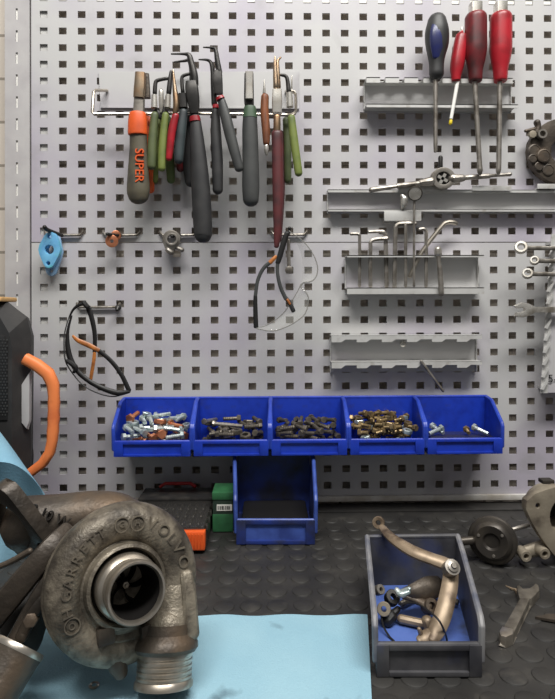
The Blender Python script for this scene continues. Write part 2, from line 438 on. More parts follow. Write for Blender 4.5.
# ------------------------------------------------------------------ screwdrivers
tool('screwdriver', 'screwdriver with dark blue and black bulbous handle, leftmost in its rack', 'screwdriver', [
    ('handle', 'black_grip', .03, [[(437, 22, 9.5), (437, 32, 11.8), (437, 44, 11.5), (436.5, 55, 9), (436.5, 64, 7.4), (436.5, 74, 7.2)]]),
    ('grip_inlay', 'navy', .0408, [[(437, 22, 4.5, -.0022), (437, 32, 7, 0), (437, 44, 7, -.0006), (436.6, 57, 4, -.003)]], .5, 'dark blue inlay'),
    ('shaft', 'steel', .03, [[(435.5, 80, 2.2), (435.5, 146, 2.0), (435.5, 150, 1.2)]])])
tool('screwdriver', 'short slanting screwdriver with red handle and yellow tip', 'screwdriver', [
    ('handle', 'red', .026, [[(461.6, 35.5, 5), (461.4, 37, 6), (459.5, 50, 7), (457, 66, 6.8), (456, 76, 5), (456, 80.5, 4.2)]], 1, None, False),
    ('end_cap', 'chrome', .026, [[(462, 28, 1.3), (462, 34, 1.6)]]),
    ('shaft', 'white', .026, [[(457.5, 82, 1.9), (451, 119, 1.7)]]),
    ('tip', 'yellow', .026, [[(450.8, 121, 1.7), (450.4, 123.5, 1.7)]], 1, 'yellow tip')])
for (x, mt, lb, tip, d) in ((475.8, 'dark_red', 'screwdriver with grimy dark red handle and flat blade', 1, .03), (500.8, 'red', 'screwdriver with clean bright red handle, rightmost in its rack', 0, .03)):
    tool('screwdriver', lb, 'screwdriver', [
        ('handle', mt, d, [[(x, 14.2, 8.4), (x, 15.2, 9.6), (x, 17.5, 10.6), (x, 22, 10.9), (x, 40, 10.9), (x, 52, 10.7), (x - .2, 62, 9), (x - .4, 70, 7.4), (x - .4, 80, 6.6), (x - .4, 81.5, 5.6)]], 1, None, False),
        ('hex_bolster', 'chrome', d, [[(x - .3, 4, 6), (x - .3, 16, 6)]], 1, 'bare metal hexagon'),
        ('shaft', 'steel', d, [[(x - 1, 82, 2.5), (x + (3.5 if tip else -2), 160, 2.5), (x + (4 if tip else -2.4), 170, 3.0 if tip else 2.6), (x + (4.4 if tip else -2.5), 175, 1.2)]])])

# ------------------------------------------------------------------ die stock, mirror, chain ring
t = thing('die_stock', 'steel die stock with two long handles and a star die in its ring', 'die stock', P(441, 191, .022))
def ringpx(bm, x, y, r0, r1, d, th, ry=.9):
    c = P(x, y, d); k = S(d); plate(bm, circ(0, 0, r1 * k, 28, r1 * k * ry), [circ(0, 0, r0 * k, 20, r0 * k * ry)], th, c, XH, ZH, .0006)
bm = nb(); ringpx(bm, 441.5, 179.5, 7.2, 12, .018, .008); fin('ring', bm, 'steel', t)
bm = nb(); c = P(441.5, 179.5, .02); k = S(.02)
star = []
for q in range(16):
    r = (7.3 if q % 4 in (0, 1) else 3) * k; a = q * PI / 8; star.append((r * math.cos(a), r * math.sin(a) * .9))
plate(bm, circ(0, 0, 7.4 * k, 24, 6.7 * k), [], .003, c + V((0, 0.001, 0)), XH, ZH); fin('die_seat', bm, 'black_steel', t)
bm = nb()
for a in (.5, .5 + PI / 2): box(bm, c + V((0, -.0035, 0)), (11 * k, .003, 3 * k), Matrix.Rotation(a, 3, 'Y'))
fin('die', bm, 'chrome', t)
for (pts, nm) in (([(431, 181.5, 5), (420, 183, 3.4), (418, 183.6, 2.8), (398, 186, 2.8), (396, 186.4, 2.0), (374, 189.5, 2.6), (371, 190, 2.6)], 'handle'), ([(452, 179, 5), (463, 178, 3.6), (466, 177.6, 2.6), (488, 176, 2.6), (490, 175.8, 1.8), (506, 174.6, 1.9), (510, 174.2, 2.2)], 'handle')):
    bm = nb(); stroke(bm, pts, .022); fin(nm, bm, 'steel', t)
bm = nb(); stroke(bm, [(440.5, 157.5, 2.3), (440.5, 168, 2.3)], .022); fin('set_screw', bm, 'black_steel', t)
t = thing('inspection_mirror', 'small round inspection mirror on a thin steel rod standing among the hex keys', 'mirror', P(414, 286, .02))
bm = nb(); c = P(415, 193.5, .03); lathe(bm, [(0, -.001), (.0088, -.001), (.0094, 0), (.0094, .0012), (.0084, .0016), (.0082, .0010), (0, .0010)], c, V((-.15, -1, -.35)), 28); fin('mirror_head', bm, 'canister', t)
bm = nb(); lathe(bm, [(0, .0012), (.0080, .0012)], c, V((-.15, -1, -.35)), 28); fin('mirror_glass', bm, 'chrome', t)
bm = nb(); stroke(bm, [(414.5, 200, 1.3), (414, 222, 1.2), (414, 286, 1.2)], .024); fin('rod', bm, 'steel', t)
bm = nb(); stroke(bm, [(402, 196, 2.2), (404, 199, 3.6), (403.5, 205, 3.2), (402.5, 208, 1.5)], .018); fin('clear_plug', bm, 'chrome', None, 'small shiny plug beside the round mirror on the long strip', 'plug')
# hex keys
hk = [([(351, 234, 1.5), (357, 234, 1.5), (359.4, 235.5, 1.5), (359.6, 240, 1.5), (359.6, 286, 1.5)], 'short hex key bent left, leftmost in the rack'),
      ([(387, 238.5, 1.9), (375, 239.5, 1.9), (371, 242, 1.9), (370.4, 248, 1.9), (370.4, 286, 1.9)], 'hex key bent to the right, second upright from the left in the rack'),
      ([(369, 232, 1.5), (382, 231.6, 1.7), (384.6, 234, 1.9), (385.6, 240, 2), (386.6, 286, 2)], 'hex key with long arm bent left and leaning rod, third upright from the left'),
      ([(415, 222.6, 2), (400, 223, 2), (396, 226, 2), (395.4, 232, 2), (394.4, 286, 2)], 'tall hex key bent right with its arm reaching the mirror rod'),
      ([(405.6, 225, 1.5), (405.6, 250, 1.5), (405.6, 286, 1.5)], 'straight thin rod just left of the mirror rod'),
      ([(419.5, 229.5, 1.5), (423.6, 229, 1.6), (426, 231.5, 1.6), (426.2, 238, 1.6), (426, 286, 1.6)], 'hex key right of the mirror rod, bent left')]
for i, (pts, lb) in enumerate(hk):
    bm = nb(); stroke(bm, [(p[0], p[1] + (1 if i == 3 else 0), p[2] * 1.12) for p in pts], .0185 if i % 2 else .0145 + .006 * (i == 4), seg=6); fin('hex_key', bm, 'steel', None, lb, 'hex key', 'hex keys in the rack', ang=28)
bm = nb(); stroke(bm, [(410, 276, 2.2), (422, 252, 2.3), (441, 227, 2.4), (447, 222.5, 2.4), (453, 222.3, 2.4), (456, 223.6, 2.2)], .0175); fin('bent_rod', bm, 'wire', None, 'thick shiny rod leaning diagonally with a curled top in the hex key rack', 'rod')
t = thing('ball_joint_key', 'short steel key with cylindrical head at the right end of the hex key rack', 'key', P(440, 295, .028))
bm = nb(); stroke(bm, [(437.8, 249.5, 3.6), (438.2, 253.5, 3.6)], .028); fin('head', bm, 'chrome', t)
bm = nb(); stroke(bm, [(438.6, 256, 2.2), (439, 264, 2.1), (440, 270, 2.6), (441.3, 294, 2.6)], .028); fin('shank', bm, 'steel', t)
# chain ring at the right edge
t = thing('chain_ring', 'dark greasy ring of round links hanging at the right edge above the long strip', 'chain ring', P(555, 190, .02))
c = P(562, 153, .008); k = S(.008)
bm = nb(); plate(bm, circ(0, 0, 37 * k, 48, 33.5 * k), [circ(-k, 0, 14 * k, 32, 12.5 * k)], .008, c, XH, ZH, .001); fin('ring', bm, 'turbo_dark', t)
for (x, y, r, h) in ((534, 151, 6.5, .002), (542.5, 156.5, 6.8, .004), (532, 159, 4.5, .0025), (538.5, 166.5, 4.5, .002), (548, 170, 6, .001)):
    bm = nb(); q = P(x, y, .016); lathe(bm, [(r * k, -.001), (r * k, h), (r * k * .82, h + .0006), (r * k * .78, h), (0, h)], q, YN, 24); fin('link_pin', bm, 'turbo_dark', t)
bm = nb(); lathe(bm, [(4.6 * k, 0), (4.6 * k, .006), (2.9 * k, .006), (2.9 * k, .001), (0, .001)], P(540.5, 135, .018), YN, 20); fin('bush', bm, 'steel', t)
bm = nb(); lathe(bm, [(3.6 * k, 0), (3.6 * k, .004), (0, .005)], P(531.5, 135, .018), YN, 20); fin('rivet', bm, 'alloy', t)
bm = nb(); stroke(bm, [(537, 122.5, 3.4), (538, 127, 3), (536, 133, 3)], .018); stroke(bm, [(525.5, 131, 1.6), (536, 129, 2.4)], .017); fin('knob', bm, 'turbo_dark', t)
# spanner rack at the right edge
t = thing('spanner_rack', 'slanted grey rack with a sawtooth edge at the right border, marked 5-', 'tool rack', P(550, 393, .02))
bm = nb(); pxplate(bm, [(553, 236), (640, 236), (640, 392.5), (545.5, 392.5)], .026, .0012); fin('panel', bm, 'board', t)
bm = nb(); pxplate(bm, [(551, 234), (555, 234), (547, 393), (540, 393)], .027, .0014); bx(bm, P(548, 390, .026).x, P(560, 390, .026).x, -.026, -.0005, P(548, 391, .026).z, P(548, 388, .026).z); bx(bm, P(556, 240, .026).x, P(640, 240, .026).x, -.026, -.0005, P(548, 243, .026).z, P(548, 240, .026).z)
fin('edge_strip', bm, 'rack', t)
for q in range(12):
    f = q / 11; bm = nb(); x = 551.5 - 8.5 * f; y = 246 + 134 * f
    pxplate(bm, [(x - 3, y + 9), (x - .8, y + 9.6), (x + 4, y), (x + 2.6, y - .8)], .0285, .004); fin('tooth', bm, 'rack', t)
bm = nb(); text(bm, '5-', .0145, P(552.5, 379, .0288), XH, ZH, .0002); fin('marking', bm, 'ink', t, 'handwritten black 5-')
for (x, y, r, lb, x2) in ((521, 247.5, 6.3, 'ring spanner with the largest ring, topmost in the slanted rack', 600), (534.5, 260.5, 4.4, 'smallest ring spanner, second from the top in the slanted rack', 600), (527.5, 273.5, 5.2, 'ring spanner with tilted ring, third from the top in the slanted rack', 600)):
    t = thing('ring_spanner', lb, 'spanner', P(x, y, .034), 'spanners at the right edge'); k = S(.034)
    bm = nb(); lathe(bm, [(r * k, -.003), (r * k, .003), (r * k * .9, .0036), (r * k * .6, .0036), (r * k * .52, .003), (r * k * .52, -.003)], P(x, y, .036), V((-.45, -1, .3)), 24, True); fin('ring_end', bm, 'chrome', t)
    bm = nb(); stroke(bm, [(x + r * .8, y, 2.6), (x + 14, y + .6, 2.3), (x2, y + 1, 2.4)], .036, .6); fin('shank', bm, 'steel', t)
t = thing('open_spanner', 'open ended spanner with its jaw pointing left, lowest in the slanted rack', 'spanner', P(530, 312, .034), 'spanners at the right edge')
bm = nb(); pxplate(bm, [(514, 306), (520, 302.5), (527, 303.5), (534, 307), (600, 306.5), (600, 313), (534, 312.5), (528, 315.5), (521, 317.5), (514.5, 316), (515.5, 312.5), (521, 312), (524, 310), (522, 307.5), (516, 308.5)], .034, .005, bev=.0008); fin('head', bm, 'chrome', t)

# ------------------------------------------------------------------ pliers rail with its tools
t = thing('pliers_rail', 'bent steel wire rail with a thin back plate carrying the pliers', 'tool rack', P(196, 108, .03))
bm = nb(); pxplate(bm, [(99, 72), (299, 72), (299, 108), (101, 108)], .0008, .0012); bx(bm, P(101, 108, 0).x, P(299, 108, 0).x, -.003, -.0008, P(200, 109, 0).z, P(200, 107.6, 0).z); fin('back_plate', bm, 'board', t)
bm = nb(); stroke(bm, [(107, 90.5, 1.5, -.026), (96, 90.2, 1.5, -.004), (93.6, 92, 1.6, 0), (92.3, 112, 1.6, 0), (94, 114.2, 1.6, 0), (200, 113.6, 1.5, 0), (289, 115, 1.5, 0), (293.5, 114, 1.5, 0), (296, 111, 1.5, 0), (295.6, 94, 1.5, 0), (292.5, 91.5, 1.5, -.004), (286, 91.5, 1.5, -.026)], .03, sub=1); fin('wire', bm, 'wire', t)
DF, DB = .042, .018
tb = []
# 1 big orange/grey pliers
t = tool('combination_pliers', 'large combination pliers with dirty grey orange grip, leftmost on the wire rail', 'pliers', [
    ('handle', 'oily_grip', DF, [[(138.4, 130, 8.5), (138.4, 150, 8.9), (138.3, 170, 10.2), (138.3, 190, 11.4), (138.4, 197, 10)]], .62),
    ('collar', 'orange', DF + .001, [[(137.7, 112.5, 7.4), (137.7, 114, 8.4), (137.7, 122, 9.5), (137.6, 133, 9.6), (137.6, 135, 9.2)]], .68, 'orange collar'),
    ('handle', 'orange', DB, [[(147, 120, 6), (149.6, 160, 5.5), (149.4, 190, 5)]], .6, 'orange rear grip'),
    ('jaw', 'bronze', DF, [[(140.5, 73, 5), (139.8, 88, 5.6), (139, 98, 5.4)]], .7),
    ('jaw', 'turbo_dark', DF - .008, [[(146, 74, 3), (146.5, 98, 4)]], .8),
    ('joint', 'steel', DF - .002, [[(139.5, 99, 5.2), (138.8, 114, 5.5)]], .7)])
bm = nb(); text(bm, 'SUPER', .0152, P(139.2, 165.5, DF + .0078), V((0, 0, -1)), XH, .0016); fin('lettering', bm, 'orange', t, 'orange raised SUPER')
# 2 green circlip pliers, front pair and one behind
tool('circlip_pliers', 'small olive handled circlip pliers with chrome sleeves, beside the orange grip', 'pliers', [
    ('handle', 'green_grip', DF, [[(154.6, 115, 3.8), (152.4, 140, 4.4), (151.5, 166, 4.3)]], .8),
    ('handle', 'lime_grip', DF, [[(165.5, 115, 3.4), (163, 140, 4), (161.8, 168, 4)]], .8),
    ('sleeve', 'chrome', DF, [[(154.3, 95, 2.6), (154.3, 108, 3.2)]]),
    ('sleeve', 'chrome', DF, [[(168.2, 95, 2.8), (167.4, 108, 3.2)]]),
    ('nose', 'black_steel', DF, [[(154.8, 93, 2.2), (155.4, 84, 2.0), (157.5, 80.5, 1.8), (167, 78.5, 1.7)]]),
    ('nose', 'black_steel', DF, [[(168.8, 93, 2.6), (170, 80, 2.2), (171, 71.5, 1.4)]]),
    ('joint', 'black_steel', DF - .004, [[(154.5, 111, 3), (161, 116, 3.4), (167, 111, 3)]], .7),
    ('screw_pin', 'chrome', DF, [[(161.2, 89, .9), (161.2, 92, 2.4), (161.2, 104, 2.4), (160.8, 112, 1)]])])
tool('circlip_pliers', 'green handled pliers mostly hidden behind the olive circlip pliers', 'pliers', [
    ('handle', 'lime_grip', DB, [[(159, 118, 2.4), (156, 160, 3), (155, 181, 3)]], .8),
    ('handle', 'moss_grip', DB, [[(168, 118, 3), (170, 160, 4.2), (171, 180, 4)]], .8),
    ('joint', 'black_steel', DB, [[(163, 100, 3), (163, 118, 5)]], .6)])
# 3 red slim pliers
tool('needle_nose_pliers', 'slim needle nose pliers with red handle and tapering bare nose', 'pliers', [
    ('handle', 'red', DF + .003, [[(175.6, 116, 3.5), (171.8, 132, 4), (169, 158, 3.2)]], .8),
    ('handle', 'dark_red', DB, [[(178, 118, 3), (180, 150, 4), (180.4, 169, 3.6)]], .8),
    ('nose', 'bronze', DF + .003, [[(173.2, 70, .8), (174.4, 85, 2), (176.3, 104, 3.2), (175, 113, 2.6)]])])
# 4 teal small circlip
tool('circlip_pliers', 'small circlip pliers with dark teal grip and bent black nose', 'pliers', [
    ('handle', 'teal_grip', DF - .002, [[(183.6, 112, 4.2), (181, 130, 5.2), (178.6, 160, 4.6)]], .8),
    ('handle', 'black_grip', DB, [[(187, 112, 4), (189, 140, 4.5), (189, 182, 3.5)]], .8),
    ('joint', 'black_steel', DF - .002, [[(182.5, 94, 4.2), (183.5, 108, 4.2)]], .8),
    ('nose', 'black_steel', DF - .002, [[(182.8, 92, 2), (181.8, 80, 1.8), (183.2, 76, 1.7), (189, 74, 1.5)]])])
# 5 large black circlip pliers
tool('circlip_pliers', 'long black handled circlip pliers with tips bent left, largest on the rail', 'pliers', [
    ('handle', 'black_grip', DF, [[(195.4, 118, 5), (197, 140, 7.2), (199.8, 175, 9), (202, 210, 9.6), (203, 232, 9.2), (203, 236, 8.4)]], .72),
    ('handle', 'black_grip', DB, [[(190, 112, 5), (188, 150, 7), (191, 182, 6)]], .72),
    ('collar', 'red', DF + .001, [[(194.6, 116.5, 5), (195.2, 121.5, 5.5)]], .76, 'red collar'),
    ('joint', 'black_steel', DF, [[(191.4, 82, 5.4), (192, 90, 6.6), (193.5, 102, 6), (194.6, 114, 4.2)]], .75),
    ('nose', 'black_steel', DF, [[(171.5, 54, .8), (184, 54, 1.3), (189, 55.5, 2.6), (191, 62, 3.2), (194, 74, 3.8), (195, 84, 3.6)]]),
    ('nose', 'black_steel', DB, [[(174.5, 62, .8), (184, 61, 1.3), (190, 60.5, 2), (192, 70, 3), (193, 84, 3.4)]])])
# 6 second circlip
tool('circlip_pliers', 'circlip pliers with spread black and grey handles and tips bent left', 'pliers', [
    ('handle', 'grey_grip', DF + .004, [[(221.6, 101, 4), (225.5, 116, 5.4), (231, 138, 5.6), (239, 168, 4.6)]], .75, 'grey front grip'),
    ('handle', 'black_grip', DF - .008, [[(215.6, 110, 4), (215.8, 130, 5.2), (217.2, 160, 5.8), (217.8, 190, 5.2)]], .75, 'black rear grip'),
    ('collar', 'red', DF + .005, [[(219.4, 97, 4.2), (220.6, 99.5, 4.6)]], .8, 'red collar'),
    ('collar', 'red', DF - .007, [[(216, 105, 3.6), (216, 108.5, 3.8)]], .8, 'red rear collar'),
    ('joint', 'black_steel', DF, [[(218, 71, 4), (217.5, 82, 5.2), (218.6, 94, 4.4)]], .7),
    ('nose', 'black_steel', DF, [[(203.5, 47.3, .7), (212, 47.8, 1.2), (215.6, 50, 2), (217.2, 60, 2.6), (219.4, 72, 3)]]),
    ('nose', 'black_steel', DF - .01, [[(199, 59.6, .7), (207, 60, 1.3), (211, 63, 1.9), (212.8, 72, 2.4), (213.4, 84, 2.8), (214.4, 104, 3)]])])
# 7 big grey with green collar
tool('end_cutting_pliers', 'thick dark grey grip with green collar and flat bare steel jaw', 'pliers', [
    ('handle', 'grey_grip', DF, [[(250, 116, 7), (250, 130, 7.9), (250.6, 160, 8.3), (250.8, 186, 8.8), (250.8, 200, 8)]], .72),
    ('collar', 'bottle_green', DF, [[(250, 106.5, 5.6), (250, 110, 6.4), (250, 118, 7.4)]], .74, 'green collar'),
    ('jaw', 'chrome', DF, [[(249.3, 72, 4), (249.2, 86, 3.6), (249.2, 99, 3.9)]], .55),
    ('joint', 'black_steel', DF - .006, [[(249, 74, 4.6), (249, 100, 5), (249.6, 106, 4.5)]], .6)])
# 8 wood scriber
tool('scriber', 'small scriber with a brown wooden handle between grey and maroon pliers', 'scriber', [
    ('handle', 'wood', DF, [[(265, 97, 4), (264.6, 112, 4.3), (266, 130, 4.2), (266.4, 143, 3.4)]]),
    ('needle', 'chrome', DF, [[(264.3, 80, .5), (264.2, 93, 1.7)]]),
    ('ferrule', 'chrome', DF, [[(266.3, 146, 2.4), (266.4, 150, 2.6), (266.4, 154, 1.6)]])])
# 9 long maroon pliers
tool('bent_nose_pliers', 'very long pliers with maroon handles and a thin bent bronze nose', 'pliers', [
    ('handle', 'maroon', DF, [[(277, 134, 5.6), (277.6, 160, 5.7), (278, 200, 5.5), (277.6, 228, 4.2), (276.6, 246, 2.6)]], .7),
    ('handle', 'maroon', DB, [[(279, 134, 5.2), (280, 190, 5), (279, 240, 2.6)]], .7),
    ('joint', 'chrome', DF, [[(277, 90, 4.6), (277, 100, 5.2), (277, 113, 4.8)]], .7),
    ('shank', 'bronze', DF, [[(277, 117, 3.6), (277, 131, 3.8)]], .8),
    ('nose', 'bronze', DF, [[(275.2, 57, 1), (275, 66, 1.9), (276, 87, 3)]]),
    ('nose', 'bronze', DF - .004, [[(280.6, 57.6, 1), (277.8, 61, 1.5), (277.6, 72, 2.4), (278, 87, 3)]])])
# 10 lime circlip at right
tool('circlip_pliers', 'lime green handled circlip pliers with chrome loop, rightmost on the wire rail', 'pliers', [
    ('handle', 'lime_grip', DF, [[(291.4, 118, 3.8), (294, 140, 4.2), (298.6, 173, 4)]], .8),
    ('handle', 'green_grip', DB, [[(286, 120, 3.4), (287.4, 150, 4), (287.6, 180, 3.8)]], .8),
    ('sleeve', 'chrome', DF, [[(289.4, 93, 3.2), (290, 107, 3.6)]]),
    ('nose', 'black_steel', DF, [[(281, 75, 1.4), (285.4, 76, 1.8), (287.4, 80, 2), (288.6, 91, 2.4)]]),
    ('spring_loop', 'wire', DF, [[(291.5, 90.5, .9), (295, 92.5, 1), (296.4, 100, 1), (295.6, 113, 1), (292, 115, .9)]]),
    ('needle', 'chrome', DB, [[(291.8, 76, .7), (291.6, 88, 1)]])])

# ------------------------------------------------------------------ wire hooks and what hangs on them
def hook(x0, x1, y, lb, prong=None):
    t = thing('wire_hook', lb, 'hook', P((x0 + x1) / 2, y, .004))
    bm = nb(); stroke(bm, [(x0, y - 4.5, 1.4, -.006), (x0 + .4, y - 2.4, 1.4, -.001), (x0 + 3, y, 1.5, .001), ((x0 + x1) / 2, y + .3, 1.5, .001), (x1 - 3, y, 1.5, .001), (x1 - .4, y - 2.4, 1.4, -.001), (x1, y - 4.5, 1.4, -.006)], .003, sub=1); fin('base_wire', bm, 'steel', t)
    if prong:
        bm = nb(); stroke(bm, prong, .003, sub=4); fin('prong', bm, 'black_steel', t)
hook(45, 83, 235, 'wire hook carrying the light blue flange', [(62, 235.4, 1.9, .002), (54, 232.5, 2, .012), (47, 229.5, 2.1, .024), (44.6, 227, 2.1, .03)])
hook(103, 140, 235, 'wire hook carrying the copper washers', [(121, 235.4, 1.5, .002), (114.5, 235, 1.6, .012), (107, 234, 1.6, .024)])
hook(160, 197, 235, 'wire hook carrying the grey ring flange', [(180, 235.4, 1.5, .002), (176, 236, 1.6, .01), (172, 236.5, 1.6, .02)])
hook(271, 307, 234.5, 'wire hook carrying the clear safety glasses', [(288.5, 234.5, 1.6, .002), (289, 232.6, 1.6, .016), (289.5, 230, 1.6, .03), (289.6, 228, 1.6, .034)])
hook(77, 120, 307, 'wire hook with a dark knob carrying the black safety glasses', [(119, 307, 2.5, .002), (118, 308, 3.2, .006), (117, 310, 1.6, .01)])
t = thing('blue_flange', 'light blue oval two hole flange hanging on the leftmost wire hook', 'flange', P(51, 270, .016))
def hull(cs, n=14):
    pts = []
    for (x, y, r) in cs: pts += [(x + r * math.cos(2 * PI * k / n), y + r * math.sin(2 * PI * k / n)) for k in range(n)]
    pts = sorted(set(pts)); lo, up = [], []
    cross = lambda o, a, b: (a[0] - o[0]) * (b[1] - o[1]) - (a[1] - o[1]) * (b[0] - o[0])
    for p in pts:
        while len(lo) > 1 and cross(lo[-2], lo[-1], p) <= 0: lo.pop()
        lo.append(p)
    for p in pts[::-1]:
        while len(up) > 1 and cross(up[-2], up[-1], p) <= 0: up.pop()
        up.append(p)
    return lo[:-1] + up[:-1]
bm = nb(); pxplate(bm, hull([(52, 239, 6.5), (51, 250, 11), (50.5, 263, 5.5)]), .016, .006, [circ(51, 250, 4.6, 18), circ(51.2, 237.3, 2.2, 12), circ(50, 263.6, 2, 12)], .0008); fin('plate', bm, 'cyan', t)
bm = nb(); pxplate(bm, hull([(55, 240, 6), (54, 252, 9.5), (52, 270.5, 5.5)]), .008, .003, [circ(53.5, 250, 4.6, 18), circ(54.5, 237, 2.2, 12), circ(52, 271, 1.8, 12)], .0006); fin('flange_gasket', bm, 'pale_cyan', None, 'pale blue flange hidden behind the light blue one on the same hook', 'flange')
for (x, y, r, d, lb) in ((111.8, 241.2, 6.2, .020, 'copper washer facing the viewer on the second wire hook'), (116, 235.5, 5, .010, 'bright copper washer behind the other on the second wire hook')):
    bm = nb(); k = S(d); lathe(bm, [(r * k, -.001), (r * k, .001), (r * k * .9, .0013), (r * k * .3, .0013), (r * k * .26, -.001)], P(x, y, d), V((.25, -1, 0)), 24, True); fin('washer', bm, 'copper', None, lb, 'washer', 'copper washers on the hook')
t = thing('ring_flange', 'grey steel ring flange with a bolt hanging below the black pliers', 'flange', P(172, 255, .016))
bm = nb(); pxplate(bm, hull([(172, 239.5, 9), (170.5, 246, 5.5)]), .014, .006, [circ(172, 239.5, 4.2, 18)], .001); ringpx(bm, 172, 239.5, 4.4, 6.4, .02, .003, 1); fin('ring', bm, 'steel', t)
bm = nb(); stroke(bm, [(168, 250, 3), (171.5, 252.5, 2.8)], .018); stroke(bm, [(176, 247, 2), (182, 250, 2.6)], .016); fin('bolt', bm, 'steel', t)
t = thing('hanging_pin', 'slim pin with a round end hanging inside the clear safety glasses', 'pin', P(289, 270, .01))
bm = nb(); stroke(bm, [(288.6, 240, 1.6), (288.8, 262, 2), (289, 266, 1.6)], .01); fin('shank', bm, 'steel', t)
bm = nb(); lathe(bm, [(.0052, -.0015), (.0052, .0015), (.003, .0022), (0, .0022)], P(289, 270, .012), YN, 18); fin('ball_end', bm, 'steel', t)

def ribbon(bm, A, C, dA, dC, bulge, n=10, th=.0012):
    A = cr(A, 6); C = cr(C, 6)
    m_ = min(len(A), len(C)); A = [A[round(i * (len(A) - 1) / (m_ - 1))] for i in range(m_)]; C = [C[round(i * (len(C) - 1) / (m_ - 1))] for i in range(m_)]
    g = []
    for s in (0, 1):
        g.append([[bm.verts.new(P(a[0] + (c[0] - a[0]) * j / n, a[1] + (c[1] - a[1]) * j / n, dA + (dC - dA) * j / n + bulge * math.sin(PI * j / n) - s * th)) for j in range(n + 1)] for a, c in zip(A, C)])
    for s in (0, 1):
        for i in range(m_ - 1):
            for j in range(n): bm.faces.new((g[s][i][j], g[s][i + 1][j], g[s][i + 1][j + 1], g[s][i][j + 1]))
    for i in range(m_ - 1):
        for j in (0, n): bm.faces.new((g[0][i][j], g[0][i + 1][j], g[1][i + 1][j], g[1][i][j]))
    for i in (0, m_ - 1):
        for j in range(n): bm.faces.new((g[0][i][j], g[0][i][j + 1], g[1][i][j + 1], g[1][i][j]))
# clear safety glasses
t = thing('safety_glasses', 'clear safety glasses with grey orange temples hanging under the maroon pliers', 'safety glasses', P(285, 331, .04))
bm = nb(); ribbon(bm, [(289, 231), (303, 241), (313, 254), (317.5, 266), (316.5, 276), (311, 281.5), (303, 282)], [(288, 233), (297, 244), (301, 254), (302.5, 264), (302.5, 272), (302, 278), (301, 282)], .055, .04, .004)
ribbon(bm, [(303, 283), (306.5, 293), (308.5, 300), (305.5, 313), (297, 321), (285, 327.5), (272, 331), (257, 328.5)], [(301, 283), (300, 288), (296, 294), (291, 303), (283, 313.5), (275, 321), (266, 325.5), (256, 327)], .055, .04, .004)
fin('lens', bm, 'lens', t)
bm = nb(); stroke(bm, [(289, 231, .6, 0), (303, 241, .6, 0), (313, 254, .6, 0), (317.5, 266, .6, 0), (316.5, 276, .6, 0), (311, 281.5, .7, 0), (304, 282.5, .8, -.003), (301, 287, .8, -.004), (306.5, 293, .7, 0), (308.5, 300, .6, 0), (305.5, 313, .6, 0), (297, 321, .6, 0), (285, 327.5, .6, 0), (272, 331, .6, 0), (257, 328.5, .7, 0)], .056, sub=3)
stroke(bm, [(301, 284, .5, 0), (296, 294, .5, 0), (283, 313.5, .5, 0), (266, 325.5, .5, 0), (256, 327, .5, 0)], .041); fin('lens_rim', bm, 'lens_edge', t)
bm = nb(); stroke(bm, [(287, 233, 2.7), (283, 245, 3), (279, 259, 2.8), (277.6, 263, 2.4)], .05, .5); fin('hinge', bm, 'black', t); bm = nb(); stroke(bm, [(255.4, 296, 2), (255.4, 310, 2.4), (256, 327, 2.5)], .042, .5); fin('hinge', bm, 'black', t)
bm = nb(); stroke(bm, [(278, 260, 2), (277.4, 272, 1.9), (280.5, 287, 2), (286, 299, 2.2)], .05, .5); fin('temple', bm, 'grey_grip', t)
bm = nb(); stroke(bm, [(286, 298, 2.1), (290, 304, 2.3), (293.5, 311, 2.3)], .05, .52); fin('temple_tip', bm, 'black_grip', t)
bm = nb(); stroke(bm, [(287.4, 299.5, 1.2), (290, 304, 1.3)], .0512, .6); fin('accent', bm, 'orange_accent', t, 'orange accent')
bm = nb(); stroke(bm, [(270, 262.5, 2.2), (263, 269, 2), (257.6, 281, 1.9), (255.3, 297, 1.9)], .042, .5); fin('temple', bm, 'grey_grip', t)
bm = nb(); stroke(bm, [(276, 256.5, 1.8), (270, 262.5, 2.3)], .042, .55); fin('temple_tip', bm, 'orange_accent', t, 'orange temple tip')
# black safety glasses
t = thing('safety_glasses', 'black framed safety glasses with orange temple tips hanging at the left', 'safety glasses', P(95, 395, .03))
bm = nb(); stroke(bm, [(69, 318, .8), (73, 310, 1.2), (79, 305, 1.7), (85, 303.5, 2)], .03); stroke(bm, [(71.5, 316, 1), (68, 330, 1.4), (67.5, 345, 2.4), (70.5, 359, 2.8), (77.5, 371, 2.6), (89, 381, 2.4), (103, 388.5, 2.6), (118, 393, 2.8), (129, 391.5, 1.8)], .046, .8); stroke(bm, [(84, 303, 2.6), (87.5, 307, 2.4)], .03); fin('frame', bm, 'black', t)
bm = nb(); stroke(bm, [(67, 361, 2), (71, 363, 2.6), (76, 368, 2.4), (74, 372, 1.6)], .048); fin('nose_piece', bm, 'black', t)
bm = nb(); stroke(bm, [(88, 307, 2.6), (92, 319, 2.5), (94.8, 335, 2.2), (94.6, 352, 2)], .026, .5); fin('temple', bm, 'black', t)
bm = nb(); stroke(bm, [(94.6, 352, 1.7), (93.6, 362, 1.8), (90.5, 380, 1.7)], .026, .6); fin('temple_tip', bm, 'orange_accent', t, 'orange temple tip')
bm = nb(); stroke(bm, [(129, 390.5, 2.4), (121, 374, 2.3), (111, 361, 2.2), (99, 350.5, 2.2)], .046, .5); fin('temple', bm, 'black', t)
bm = nb(); stroke(bm, [(99, 350.5, 2.2), (88, 345, 2.6), (78, 340.5, 2.2), (73, 336, 1.3)], .046, .55); fin('temple_tip', bm, 'orange_accent', t, 'orange temple tip')
